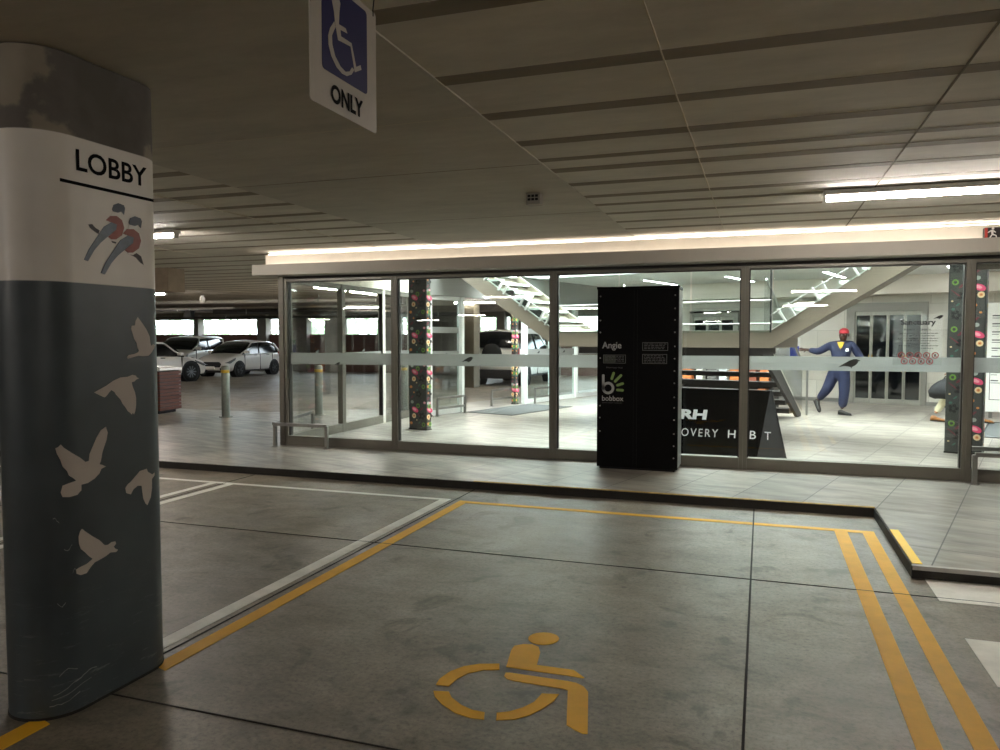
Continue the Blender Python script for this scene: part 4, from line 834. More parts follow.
ltext('Pharmacy Hub', -1.715, 1.262, .19, .022, M_DIM2)
ltext('bobbox', -1.765, .885, .25, .060, M_PRT, .004, 'pale lettering')
ltext('smart locker network', -1.765, .858, .24, .012, M_DIM2)
# large b with four green rays
def rbar(p0, p1, w, m, name):
    p0 = Vector(p0); p1 = Vector(p1); d = (p1-p0).normalized(); nrm = Vector((-d.y, d.x)); pts = []
    for k in range(9):
        t = -math.pi/2 + math.pi*k/8; v = d*math.cos(t) + nrm*math.sin(t); pts.append(tuple(p1+v*w/2))
    for k in range(9):
        t = math.pi/2 + math.pi*k/8; v = d*math.cos(t) + nrm*math.sin(t); pts.append(tuple(p0+v*w/2))
    return MB().prism([(x+1.36, z-PZ) for x, z in pts], (0,LY,0),(1,0,0),(0,0,1),(0,-1,0),0,.0015)
lb = rbar((-1.752,1.18),(-1.752,1.02),.030,M_PRT,'x')
oc = (-1.695,1.035)
for k in range(28):
    t0 = 2*math.pi*k/28; t1 = 2*math.pi*(k+1)/28
    lb.prism([(oc[0]+1.36+r*math.cos(t), oc[1]-PZ+r*math.sin(t)) for r, t in ((.073,t0),(.073,t1),(.043,t1),(.043,t0))],(0,LY,0),(1,0,0),(0,0,1),(0,-1,0),0,.0015)
lb.build('printed_letter', M_PRT, lk)['label'] = 'large pale letter b'
for p0, p1 in (((-1.652,1.145),(-1.63,1.21)),((-1.612,1.115),(-1.545,1.185)),((-1.585,1.07),(-1.525,1.09)),((-1.585,1.015),(-1.525,1.012))):
    rbar(p0,p1,.030,M_GRN,'x').build('printed_ray', M_GRN, lk)['label'] = 'green ray beside the letter b'
# instruction labels
def framed(x, z, w, h, seed):
    rnd = random.Random(seed); b = MB()
    for q in ((x,z,w,.006),(x,z+h-.006,w,.006),(x,z,.006,h),(x+w-.006,z,.006,h)): b.box(q[0]+1.36,q[0]+1.36+q[2],LY-.001,LY,q[1]-PZ,q[1]-PZ+q[3])
    o = b.build('instruction_label', M_DIM2, lk); t = MB(); zz = z+h-.022
    while zz > z+.015:
        xx = x+.02
        while xx < x+w-.04:
            ww = rnd.uniform(.012,.05); t.box(xx+1.36,min(xx+ww,x+w-.02)+1.36,LY-.0012,LY,zz-PZ,zz+.007-PZ); xx += ww+.01
        zz -= .018
    t.build('small_print', M_DIM2, o)
framed(-1.755,1.325,.265,.10,1)
MB().box(-1.75+1.36,-1.61+1.36,LY-.0009,LY,1.332-PZ,1.418-PZ).build('green_patch', mat('label_green','#2b3020',.5), lk)
framed(-1.30,1.475,.29,.095,2); framed(-1.30,1.325,.28,.11,3)
rv = MB()
for z in (2.02,1.87,1.74,1.60,1.44,1.30,1.16,1.02,.86,.74,.60,.44,.30,.16):
    rv.lathe([(0,-.0035),(.006,-.003),(.009,0)],(hw-.04,LY,z),8,axis='y')
    if z in (2.02,1.74,1.30,.74,.60,.44,1.60): rv.lathe([(0,-.0035),(.006,-.003),(.009,0)],(-hw+.035,LY,z),8,axis='y')
rv.build('lock_studs', M_STEEL, lk)

# ================================================================== A-frame fabric banner
bn = thing('fabric_banner', 'black A-frame fabric banner with large white lettering, just behind the glazed front', 'banner', (-.75,10.3,PZ))
M_FAB = mat('black_fabric','#020202',.9,spec=.05,bump=.15,bscale=3); M_FAB2 = mat('lit_fold_fabric','#434343',.9,spec=.1,bump=.1,bscale=4)  # second fabric is the same black cloth with a lit tone painted in
def bp_(x, y, z): return (x+.75, y-10.3, z-PZ)
def panel(name, pts, m, th=.006, n=10, sag=.0):
    # bilinear patch p00,p10,p11,p01
    P0, P1, P2, P3 = [Vector(bp_(*p)) for p in pts]; b = MB(); vs = []
    nn = (P1-P0).cross(P3-P0).normalized()
    for k in range(2):
        for j in range(n+1):
            for i in range(n+1):
                u_, v_ = i/n, j/n; p = (P0*(1-u_)+P1*u_)*(1-v_) + (P3*(1-u_)+P2*u_)*v_
                w_ = math.sin(u_*math.pi)*math.sin(v_*math.pi)
                vs.append(p - nn*(k*th) + nn*(-sag*w_ + (.004*math.sin(u_*9+v_*4) if sag else 0)*w_) + Vector((0,0,-sag*1.2*math.sin(u_*math.pi)*(v_**3))))
    m1 = (n+1)**2; fs = []
    for j in range(n):
        for i in range(n):
            a = j*(n+1)+i; fs.append((a,a+1,a+n+2,a+n+1)); fs.append((m1+a,m1+a+n+1,m1+a+n+2,m1+a+1))
    rim = [i for i in range(n+1)]+[j*(n+1)+n for j in range(1,n+1)]+[n*(n+1)+i for i in range(n-1,-1,-1)]+[j*(n+1) for j in range(n-1,0,-1)]
    for a, c in zip(rim, rim[1:]+rim[:1]): fs.append((a, m1+a, m1+c, c))
    b.add(vs, fs, 0, True); o = b.build(name, m, bn); o.data.set_sharp_from_angle(angle=1.0); return o
panel('front_panel', [(-1.75,10.14,PZ+.003),(-.035,10.22,PZ+.003),(.11,10.5,.935),(-1.70,10.5,.945)], M_FAB, sag=.012)
panel('lit_side', [(-.034,10.222,PZ+.003),(.305,10.16,PZ+.003),(.125,10.5,.935),(.111,10.5,.935)], M_FAB2)['label'] = 'front fabric triangle of the banner, lit tone painted grey'
panel('back_panel', [(.30,10.85,PZ+.003),(-1.75,10.85,PZ+.003),(-1.70,10.51,.945),(.11,10.51,.935)], M_FAB)
MB().bar(bp_(.31,10.16,PZ+.01),bp_(.128,10.5,.935),.012,.02).bar(bp_(-.03,10.21,PZ+.006),bp_(.31,10.155,PZ+.006),.012,.01).build('edge_binding', M_RUB, bn)
up_ = Vector((0,.33,.85)).normalized(); axr = Vector((1,.0,.0))
M_BW = mat('banner_print_white','#f4f4f4',.6)
def onbn(x, z):  # point in front of the front panel at height z
    f = (z-PZ)/(.94-PZ); return Vector(bp_(x, 10.155+.345*f+.015, z))
def btext(s_, x, z, w, h, bold=.012, shear=0, label=None, sp=1.3):
    p = onbn(x, z); nrm = Vector((0,-.93,.36)); return text_on('lettering', s_, p+nrm*.022, axr, up_, w, h, M_BW, bn, bold=bold, shear=shear, label=label, sp=1.0 if s_=='RH' else sp)
btext('RECOVERY', -1.275, .318, .75, .108, .004, .03, 'white lettering')
btext('HAB', -.40, .316, .345, .108, .004, .03, 'white lettering')
text_on('lettering', 'T', Vector(bp_(.05,10.268,.318)), Vector((.98,-.17,0)), up_, .080, .105, M_BW, bn, bold=.004)
btext('RH', -1.02, .535, .34, .135, .05, .11, 'large slanted white logo letters')

# ================================================================== guard rails, bollards, bin
def ubar(name, label, pts_list, r=.022, group=None):
    base = pts_list[0][0]; t = thing(name, label, 'guard rail', (base[0],base[1],PZ), 0, group)
    for pts in pts_list:
        for p, q in zip(pts, pts[1:]):
            a = Vector(p)-Vector((base[0],base[1],PZ)); b = Vector(q)-Vector((base[0],base[1],PZ))
            vert = abs(a.x-b.x)+abs(a.y-b.y) < 1e-4
            MB().bar(a, b, .045, .045, up=(0,1,0) if vert else (0,0,1)).build('post' if vert else 'rail', M_STEEL, t, bevel=.004)
            if vert:
                f = a if a.z < b.z else b; MB().cyl((f.x,f.y,0),(f.x,f.y,.008),.05).build('foot_plate', M_STEEL, t)
    return t
G = .40
ubar('guard_rail', 'low steel guard rail around the outer corner of the glazed front', [[(-6.52,9.12,PZ),(-6.52,9.12,G),(-5.68,9.12,G),(-5.68,9.12,PZ)],[(-6.56,9.14,G),(-7.02,10.85,G),(-7.02,10.85,PZ)]])
ubar('guard_rail', 'low steel guard rail in front of the sliding door', [[(2.13,9.10,PZ),(2.13,9.10,G),(5.6,9.10,G),(5.6,9.10,PZ)]])
ubar('guard_rail', 'low steel guard rail just inside the sliding door', [[(2.11,9.62,PZ),(2.11,9.62,G),(5.6,9.62,G),(5.6,9.62,PZ)]])
def rI(label, b0, b1, a0):
    p = [I(a0,b0,PZ),I(a0,b0,.44),I(a0,b1,.44),I(a0,b1,PZ)]; m_ = [I(a0,b0,.24),I(a0,b1,.24)]
    ubar('guard_rail', label, [p, m_])
rI('low steel double guard rail inside the lobby beside the patterned column', 2.42, 3.30, -6.95)
rI('low steel guard rail outside the open lobby doorway', 4.85, 5.75, -7.4)
rI('low steel guard rail inside the lobby beyond the open doorway', 5.95, 6.9, -6.95)
M_BOL = mat('bollard_steel','#7f8178',.35,.7,noise=.2,nscale=10)
def bollard(x, y, label, proto=[None]):
    if proto[0] is None:
        t = thing('bollard', label, 'bollard', (x,y,PZ), 0, 'steel bollards at the edge of the walkway')
        MB().lathe([(0,1.0),(.05,.998),(.072,.985),(.078,.97),(.078,.0)],n=24).build('tube_post', M_BOL, t)
        MB().lathe([(.0785,.86),(.080,.862),(.080,.915),(.0785,.918)],n=24).build('reflective_band', mat('band_yellow','#c9a02a',.4), t)
        MB().lathe([(.13,0),(.13,.012),(.08,.014)],n=24).build('base_plate', M_BOL, t); proto[0] = t
    else:
        t = copy_tree(proto[0]); t.location = (x,y,PZ); t['label'] = label
bollard(-9.835,12.19,'steel bollard with yellow band in the open beside the glazed corner')
bollard(-8.336,13.11,'steel bollard with yellow band behind the first glass pane')
bollard(-7.08,14.42,'steel bollard with yellow band beside the patterned column')
bi = thing('litter_bin', 'reddish slatted timber bin with a silver top beside the printed column', 'bin', (-11.80,12.45,PZ), .15)
M_TIM = mat('red_timber','#5c2812',.55,noise=.3,nscale=4,stretch=(1,1,12))
MB().box(-.33,.33,-.33,.33,.06,.86).build('inner_box', mat('bin_dark','#1d1411',.7), bi)
for k in range(11):
    z = .07+.072*k
    MB().box(-.36,.36,-.36,-.335,z,z+.06).box(-.36,.36,.335,.36,z,z+.06).box(-.36,-.335,-.335,.335,z,z+.06).box(.335,.36,-.335,.335,z,z+.06).build('timber_slat', M_TIM, bi)
MB().box(-.38,.38,-.38,.38,.87,.93).box(-.30,.30,-.30,.30,.93,.955).build('steel_top', mat('bin_top','#c9c7c2',.3,.6), bi, bevel=.012)
MB().box(-.28,.28,-.28,.28,0,.06).build('foot_frame', M_RUB, bi)

# ================================================================== cars
M_CARW = mat('car_white','#d9d6cf',.25,spec=.6); M_LAMPC = mat('headlamp','#8d9194',.1,.4); M_RIM = mat('alloy_rim','#6f7275',.35,.7); M_TAIL = mat('tail_lamp','#8e1b18',.2); M_PLASTIC = mat('black_plastic','#17181a',.6)
def car(name, label, loc, rz, sc=(1,1,1), suv=False):
    t = thing(name, label, 'car', loc, rz)
    sx_, sy_, sz_ = sc
    def ring(x, w, zb, zt, crown=.03):
        hs = [(w*.90,zb),(w,zb+.12),(w*1.005,(zb+zt)/2),(w*.985,zt-.10),(w*.93,zt-.02),(w*.80,zt+.005),(w*.4,zt+crown*.8),(0,zt+crown)]
        pts = [(x,y,z) for y,z in hs] + [(x,-y,z) for y,z in hs[-2::-1]]
        return [(p[0]*sx_,p[1]*sy_,p[2]*sz_) for p in pts]
    stn = [(1.96,.50,.34,.56),(1.93,.66,.24,.64),(1.84,.76,.20,.73),(1.62,.82,.19,.82),(1.2,.85,.19,.91),(.85,.86,.19,.97),(.4,.86,.18,.985),(-.3,.86,.18,.99),(-.9,.86,.18,1.0),(-1.4,.86,.20,1.01),(-1.75,.83,.24,1.02),(-1.93,.78,.30,1.0),(-2.0,.68,.42,.9)]
    vs = []; n = 15; fs = []
    for s_ in stn: vs += ring(*s_)
    for i in range(len(stn)-1):
        for k in range(n-1): fs.append((i*n+k,i*n+k+1,(i+1)*n+k+1,(i+1)*n+k))
        fs.append((i*n+n-1,i*n,(i+1)*n,(i+1)*n+n-1))
    fs.append(tuple(range(n))); fs.append(tuple(range((len(stn)-1)*n,len(stn)*n)))
    bd = MB().add(vs, fs, 0, True).build('body', M_CARW, t, sub=1)
    # cabin glass
    cab = [(.92,.76,.95,.02),(.55,.745,.97,.27),(.12,.66,.97,.455),(-.5,.655,.98,.495),(-1.1,.64,.98,.475),(-1.55,.62,.99,.41),(-1.80,.68,1.0,.20),(-1.93,.74,1.0,.02)] if not suv else \
          [(.92,.76,.95,.02),(.6,.745,.97,.27),(.25,.66,.97,.455),(-.5,.655,.98,.495),(-1.3,.645,.98,.485),(-1.75,.63,.99,.44),(-1.88,.68,1.0,.22),(-1.95,.74,1.0,.02)]
    vs = []; fs = []; n = 9
    def cring(x, wt, zb, h):
        wb = .805 if abs(x) < 1.7 else .76
        hs = [(wb,zb-.03),(wb-.005,zb),(wb-(wb-wt)*.55,zb+h*.6),(wt+.02,zb+h*.93),(wt*.85,zb+h*1.0),(0,zb+h+.02)]
        return [(x*sx_,y*sy_,z*sz_) for y,z in hs]+[(x*sx_,-y*sy_,z*sz_) for y,z in hs[-2::-1]]
    n = 11
    for s_ in cab: vs += cring(*s_)
    for i in range(len(cab)-1):
        for k in range(n-1): fs.append((i*n+k,i*n+k+1,(i+1)*n+k+1,(i+1)*n+k))
    MB().add(vs, fs, 0, True).build('cabin_glass', M_DARKGLASS, t)
    # roof skin and pillars
    rf = [c for c in cab if c[3] > .38]; vs = []
    for x, wt, zb, h in rf:
        for y, z in ((wt+.03,zb+h*.92),(wt*.86,zb+h+.012),(0,zb+h+.034),(-wt*.86,zb+h+.012),(-wt-.03,zb+h*.92)): vs.append((x*sx_,y*sy_,z*sz_))
    fs = [(i*5+k,i*5+k+1,(i+1)*5+k+1,(i+1)*5+k) for i in range(len(rf)-1) for k in range(4)]
    ro = MB().add(vs, fs, 0, True).build('roof', M_CARW, t); sd = ro.modifiers.new('thick','SOLIDIFY'); sd.thickness = .025; sd.offset = 1
    def P(x,y,z): return (x*sx_,y*sy_,z*sz_)
    for s_ in (1,-1):
        MB().tube([P(.93,s_*.775,.96),P(.56,s_*.762,1.12),P(rf[0][0],s_*.69,.97+.455*.93)], .032).build('windscreen_pillar', M_CARW, t)
        MB().tube([P(-1.90,s_*.77,1.0),P(-1.74,s_*.70,1.20),P(rf[-1][0]-.0,s_*.66,rf[-1][2]+rf[-1][3]*.93)], .05).build('rear_pillar', M_CARW, t)
        MB().bar(P(-.28,s_*.81,.97),P(-.36,s_*.685,1.43),.07,.02,up=(0,0,1)).build('door_pillar', M_PLASTIC, t)
        MB().box(*sorted((P(.62,0,0)[0],P(.78,0,0)[0])), *sorted((s_*.80*sy_,s_*1.0*sy_)), .97*sz_, 1.09*sz_).build('wing_mirror', M_CARW, t, bevel=.03)
        for xh in (.02,-.86): MB().box(xh*sx_-.09,xh*sx_+.09,*sorted((s_*.855*sy_,s_*.885*sy_)),.88*sz_,.91*sz_).build('door_handle', M_PLASTIC, t, bevel=.006)
        g = MB()
        for xg in (.78,-.31,-1.22): g.box(xg*sx_-.006,xg*sx_+.006,*sorted((s_*.84*sy_,s_*.869*sy_)),.28*sz_,.95*sz_)
        g.box(-1.2*sx_,.9*sx_,*sorted((s_*.84*sy_,s_*.872*sy_)),.24*sz_,.28*sz_).build('door_seam', M_PLASTIC, t)
        MB().prism([(x*sx_,z*sz_) for x,z in [(1.90,.60),(1.62,.70),(1.34,.80),(1.40,.70),(1.72,.57)]],(0,s_*.62*sy_,0),(1,0,0),(0,0,1),(0,s_,0),0,.225*sy_).build('headlamp', M_LAMPC, t, bevel=.02)
        MB().box(-2.0*sx_,-1.80*sx_,*sorted((s_*.62*sy_,s_*.83*sy_)),.78*sz_,1.02*sz_).build('tail_lamp', M_TAIL, t, bevel=.03)
        MB().box(1.78*sx_,1.955*sx_,*sorted((s_*.48*sy_,s_*.74*sy_)),.30*sz_,.40*sz_).build('fog_lamp_recess', M_PLASTIC, t, bevel=.02)
        r = .315*sz_ if not suv else .36
        for xw in (1.14,-1.35):
            c = (xw*sx_, s_*.76*sy_, r)
            MB().lathe([(r+.055,-.02),(r+.055,.0),(r+.02,.004)], (c[0],s_*.868*sy_ - (0.0),c[2]), 28, axis='y').cyl((c[0],s_*.60*sy_,c[2]),(c[0],s_*.870*sy_,c[2]),r+.05,n=28).build('wheel_arch', M_PLASTIC, t)
            w = MB().lathe([(r*.62,-.10),(r*.93,-.10),(r,-.07),(r,.07),(r*.93,.10),(r*.62,.10)], (c[0],s_*.79*sy_,c[2]), 28, axis='y').build('wheel', M_RUB, t)
            rm = MB().cyl((c[0],s_*(.79*sy_+.04),c[2]),(c[0],s_*(.79*sy_+.06),c[2]),r*.64,n=24,mi=1)
            for q in range(10 if suv else 7):
                an = 2*math.pi*q/(10 if suv else 7); d_ = Vector((math.cos(an),0,math.sin(an)))
                cc = Vector((c[0],s_*(.79*sy_+.08),c[2])); rm.bar(cc+d_*.03, cc+d_*r*.64, .03, .035, up=(0,1,0))
            rm.lathe([(r*.60,.06),(r*.66,.095),(r*.70,.095),(r*.66,.05)],(c[0],s_*.79*sy_,c[2]),24,axis='y').cyl((c[0],s_*(.79*sy_+.06),c[2]),(c[0],s_*(.79*sy_+.10),c[2]),.05,n=12).build('alloy_rim', [M_RIM, M_RUB], w)
    MB().prism([(-.50,.42),(.50,.42),(.56,.56),(.46,.64),(-.46,.64),(-.56,.56)],(1.86*sx_,0,0),(0,sy_,0),(0,0,sz_),(1,0,0),0,.125*sx_).build('grille', M_PLASTIC, t, bevel=.01)
    MB().box(1.95*sx_,2.0*sx_,-.26,.26,.36*sz_,.46*sz_).build('number_plate', M_WHITE, t)
    MB().box(-2.02*sx_,-1.98*sx_,-.26,.26,.72*sz_,.84*sz_).build('number_plate', M_WHITE, t)
    MB().box(-2.02*sx_,-1.7*sx_,-.72*sy_,.72*sy_,.20*sz_,.44*sz_).build('rear_bumper', M_PLASTIC if suv else M_CARW, t, bevel=.04)
    MB().box(1.80*sx_,1.97*sx_,-.62*sy_,.62*sy_,.20*sz_,.30*sz_).build('front_bumper', M_PLASTIC, t, bevel=.03)
    return t
D_ = math.radians
c1 = car('hatchback_car', 'small white hatchback with dark grille and black door handles beside the larger white SUV', (-21.45,27.5,0), D_(-90+2))
c2 = car('suv_car', 'larger white SUV with raised rear spoiler parked behind the small hatchback', (-25.1,28.5,0), D_(-90+13), (1.16,1.08,1.13), True)
c3 = car('estate_car', 'white car mostly hidden by the printed column and the timber bin', (-21.25,22.0,0), D_(90-8), (1.1,1.03,1.0), True)
c4 = car('offroad_car', 'white off-road car seen from behind through the open lobby doorway', (-8.45,26.4,0), D_(90-4), (1.1,1.1,1.26), True)
sw = MB().lathe([(0,-.09),(.30,-.09),(.35,-.05),(.35,.05),(.30,.09),(0,.09)],(-2.26,.0,1.08),24,axis='x').build('spare_wheel', M_RUB, c4)

# parking column beyond the doorway
pcx = thing('concrete_column', 'bare square concrete column seen through the open lobby doorway', 'column', (-9.12,23.3,0))
MB().box(-.30,.30,-.27,.27,0,2.83).build('shaft', mat('olive_concrete','#615b4c',.85,noise=.2,nscale=2), pcx, bevel=.02); MB().box(-.305,.305,-.275,.275,.9,1.0).build('painted_band', mat('band_dark','#3a3835',.7), pcx)

# ================================================================== mats, directory, poster, display
for a0,a1,b0,b1,lab in ((-7.05,-5.85,3.40,5.8,'grey entrance mat inside the open lobby doorway'),(1.9,4.2,4.9,7.5,'dark grey mat on the lobby floor behind the patterned column'),(2.4,4.2,.9,2.4,'grey mat just inside the sliding door')):
    m_ = thing('entrance_mat', lab, 'mat', I((a0+a1)/2,(b0+b1)/2,PZ), -TH)
    w_, h_ = (a1-a0)/2, (b1-b0)/2
    MB().box(-w_+.03,w_-.03,-h_+.03,h_-.03,0.001,.010).build('pile', mat('mat_grey','#565857',.95,noise=.25,nscale=60), m_)
    MB().box(-w_,w_,-h_,-h_+.03,.001,.007).box(-w_,w_,h_-.03,h_,.001,.007).box(-w_,-w_+.03,-h_+.03,h_-.03,.001,.007).box(w_-.03,w_,-h_+.03,h_-.03,.001,.007).build('rubber_edge', M_RUB, m_)
# directory boards at the right
dr = thing('directory_board', 'white freestanding directory board with small printed lines by the sliding door', 'notice board', I(2.55,8.4,PZ), -TH)
MB().box(-.78,.78,-.03,.03,.12,2.2).build('board', mat('board_white','#e9e7e2',.35), dr, bevel=.006)
MB().box(-.70,-.64,-.02,.02,0,.12).box(.64,.70,-.02,.02,0,.12).build('foot', M_STEEL, dr)
pr = MB(); rnd = random.Random(5)
for k in range(9):
    z = 1.95-.155*k
    for c_ in (-.68,-.15,.35): pr.box(c_,c_+rnd.uniform(.12,.30),-.0325,-.0300,z,z+.022); pr.box(c_,c_+rnd.uniform(.08,.2),-.0325,-.0300,z-.04,z-.028)
pr.build('printed_lines', mat('print_darkgrey','#4c4a48',.5), dr)
MB().box(-.70,.70,-.0328,-.0300,1.02,1.03).box(-.70,.70,-.0328,-.0300,.35,.36).box(-.70,-.69,-.0328,-.03,.35,1.03).box(-.2,-.19,-.0328,-.03,.35,1.03).build('printed_frame', M_INK, dr)
MB().prism(bird2d(.1,2.08,.1),(0,-.0301,0),(1,0,0),(0,0,1),(0,-1,0),0,.002).build('bird_decal', M_BIRD, dr)
# poster behind the waving arm
po = thing('wall_poster', 'small blue and white poster on the stone wall beside the man in overalls', 'poster', I(-2.33,BW-.01,1.12), -TH)
MB().box(-.13,.13,-.012,.008,0,.50).build('sheet', M_WHITE, po, bevel=.002); MB().box(-.11,.11,-.0135,-.012,.05,.30).build('blue_block', mat('poster_blue','#2a3fae',.4), po); MB().box(-.08,.05,-.0135,-.012,.36,.44).build('green_block', mat('poster_green','#3c9a5a',.4), po)
# display shelf seen through the open risers
ds = thing('display_shelf', 'low dark shelf unit behind the staircase stocked with orange and pale packs', 'shelf', I(-3.0,7.9,PZ), -TH)
MB().box(-1.2,1.0,-.2,.2,.0,.06).box(-1.2,1.0,-.2,.2,.52,.56).box(-1.2,1.0,-.2,.2,1.02,1.06).box(-1.2,-1.16,-.2,.2,.06,1.02).box(.96,1.0,-.2,.2,.06,1.02).box(-1.16,.96,.18,.2,.06,1.02).build('carcass', M_TRD, ds)
rnd = random.Random(9)
ORD = ['first','second','third','fourth','fifth','sixth','seventh','eighth','ninth','tenth']
cols = [('#c4703a','orange'),('#d9d4c8','cream'),('#5e5c5a','grey'),('#c9ccd0','pale'),('#c4703a','orange'),('#8a4a36','brown')]
for z in (.06,.56):
    x = -1.1; k = 0
    while x < .8:
        c_, cn = cols[k % 6]; w_ = rnd.uniform(.14,.24)
        p = I(-3.0+x+w_/2,7.9,PZ+z)
        bx = thing('product_pack', '%s pack, %s along the %s shelf of the dark unit behind the staircase' % (cn, ORD[k], 'bottom' if z < .1 else 'middle'), 'box', p, -TH, '%s packs on the %s shelf' % (cn, 'bottom' if z < .1 else 'middle'))
        MB().box(-w_/2,w_/2,-.1,.1,.001,.28+.1*rnd.random()).build('carton', mat('pack_'+cn, c_, .5), bx, bevel=.006)
        MB().box(-w_/2+.02,w_/2-.02,-.103,-.1,.12,.2).build('front_print', M_WHITE, bx)
        x += w_+rnd.uniform(.05,.14); k += 1

# ================================================================== people
def skin(name, pts, edges, m, parent, sub=2, root=0):
    """pts: {key: ((x,y,z), rx, ry)}"""
    keys = list(pts); idx = {k: i for i, k in enumerate(keys)}
    me = bpy.data.meshes.new(name); me.from_pydata([pts[k][0] for k in keys], [(idx[a], idx[b]) for a, b in edges], [])
    o = bpy.data.objects.new(name, me); COL.objects.link(o)
    md = o.modifiers.new('skin', 'SKIN'); md.use_smooth_shade = True
    for k in keys:
        sv = me.skin_vertices[0].data[idx[k]]; sv.radius = (pts[k][1], pts[k][2] if len(pts[k]) > 2 else pts[k][1]); sv.use_root = (idx[k] == root)
    ss = o.modifiers.new('sub', 'SUBSURF'); ss.levels = sub; ss.render_levels = sub
    bpy.context.view_layer.update()
    m2 = bpy.data.meshes.new_from_object(o.evaluated_get(bpy.context.evaluated_depsgraph_get()))
    bpy.data.objects.remove(o); m2.materials.clear(); m2.materials.append(m)
    for p in m2.polygons: p.use_smooth = True
    r = bpy.data.objects.new(name, m2); COL.objects.link(r)
    if parent: r.parent = parent
    m2.name = name
    return r
def ell(mb, c, r, n=16, m_=10, mi=0):
    vs = []; 
    for i in range(m_+1):
        t = math.pi*i/m_
        for k in range(n):
            p = 2*math.pi*k/n; vs.append((c[0]+r[0]*math.sin(t)*math.cos(p), c[1]+r[1]*math.sin(t)*math.sin(p), c[2]+r[2]*math.cos(t)))
    return mb.add(vs, [(i*n+k,i*n+(k+1)%n,(i+1)*n+(k+1)%n,(i+1)*n+k) for i in range(m_) for k in range(n)], mi, True)
M_SKIN = mat('skin_dark','#3f261a',.5); M_NAVY = mat('navy_overall','#091333',.75,noise=.12,nscale=9,bump=.3,bscale=14); M_CAP = mat('red_cap','#8c101c',.7); M_SHOE = mat('dark_shoe','#191713',.6)
def hand(pts, edges, wk, w, d, side, curl=.15, pre='h', rs=1.0):
    """five separate fingers growing from a palm; w = wrist point, d = direction of the hand, side = across the palm"""
    w = Vector(w); d = Vector(d).normalized(); side = Vector(side).normalized(); nrm = d.cross(side)
    pts[pre+'palm'] = (tuple(w+d*.05), .032*rs, .016*rs); edges.append((wk, pre+'palm'))
    for i, (off, ln) in enumerate(((-.030,.066),(-.010,.078),(.011,.074),(.030,.058))):
        a = w+d*.092+side*off; b = a+d*ln*.55-nrm*curl*.02; c = a+d*ln-nrm*curl*.06
        pts[pre+'k%d'%i] = (tuple(a), .0105, .0105); pts[pre+'m%d'%i] = (tuple(b), .009, .009); pts[pre+'t%d'%i] = (tuple(c), .0075, .0075)
        edges += [(pre+'palm', pre+'k%d'%i), (pre+'k%d'%i, pre+'m%d'%i), (pre+'m%d'%i, pre+'t%d'%i)]
    a = w+d*.035-side*.038; b = w+d*.070-side*.060; pts[pre+'th0'] = (tuple(a), .012, .012); pts[pre+'th1'] = (tuple(b), .009, .009)
    edges += [(pre+'palm', pre+'th0'), (pre+'th0', pre+'th1')]
def face(parent, c, yaw, skin_m, hair_m):
    """brow, nose, mouth, ears and eyes around a head centred at c looking along yaw"""
    q = Matrix.Rotation(yaw, 4, 'Z')
    def T(x, y, z): return tuple(Vector(c) + q @ Vector((x, y, z)))
    e = MB()
    for s_ in (-1, 1): ell(e, T(s_*.032,-.088,.008), (.012,.010,.009), 8, 6)
    e.build('eye_whites', mat('eye_white','#d9d2c6',.3), parent)
    e = MB()
    for s_ in (-1, 1): ell(e, T(s_*.032,-.096,.008), (.006,.005,.006), 8, 6)
    e.build('irises', M_RUB, parent)
    ell(MB(), T(0,-.094,-.052), (.024,.010,.008), 10, 6).build('lips', mat('lips','#6b3a34',.5), parent)

# --- man in navy overalls, mid stride, one arm reaching out
man = thing('person', 'man in navy overalls and red cap striding through the lobby with one arm reaching sideways', 'person', I(-.66,7.4,PZ), -TH)
bp = {}; be = []
def E(*a): be.extend(zip(a, a[1:]))
bp['pelvis'] = ((.01,0,.90),.12,.09); bp['waist'] = ((.03,.0,1.05),.11,.08); bp['chest'] = ((.05,.0,1.28),.13,.09); bp['neckb'] = ((.065,.0,1.43),.05,.05)
bp['neck'] = ((.08,-.01,1.475),.048,.052); bp['jaw'] = ((.09,-.03,1.535),.062,.07); bp['skull'] = ((.095,-.015,1.61),.082,.094); bp['crown'] = ((.095,-.01,1.675),.064,.074)
bp['nose'] = ((.10,-.115,1.59),.012,.016)
bp['shL'] = ((-.11,0,1.39),.055,.055); bp['elL'] = ((-.39,.03,1.25),.042,.042); bp['wrL'] = ((-.60,-.02,1.30),.026,.030)
bp['shR'] = ((.22,0,1.38),.055,.055); bp['elR'] = ((.36,.04,1.19),.042,.042); bp['wrR'] = ((.47,-.08,1.09),.026,.030)
bp['hpL'] = ((-.07,.02,.84),.085,.085); bp['knL'] = ((-.19,-.02,.50),.058,.058); bp['anL'] = ((-.40,.10,.26),.038,.038)
bp['hpR'] = ((.09,-.02,.84),.085,.085); bp['knR'] = ((.12,-.04,.48),.058,.058); bp['anR'] = ((.09,-.03,.11),.038,.038)
E('pelvis','waist','chest','neckb','neck','jaw','skull','crown'); E('jaw','nose'); E('chest','shL','elL','wrL'); E('chest','shR','elR','wrR'); E('pelvis','hpL','knL','anL'); E('pelvis','hpR','knR','anR')
hand(bp, be, 'wrL', bp['wrL'][0], (-1,-.12,.02), (0,-.3,1), .3, 'l'); hand(bp, be, 'wrR', bp['wrR'][0], (.5,-.4,-.8), (.3,-1,.2), .8, 'r')
body = skin('body', bp, be, M_SKIN, man)
face(man, (.095,-.03,1.59), .15, M_SKIN, None)
ear = MB(); 
for s_ in (-1,1): ell(ear, (.095+s_*.084,-.005,1.59), (.012,.022,.032), 8, 6)
ear.build('ears', M_SKIN, man)
op = {}; be = []
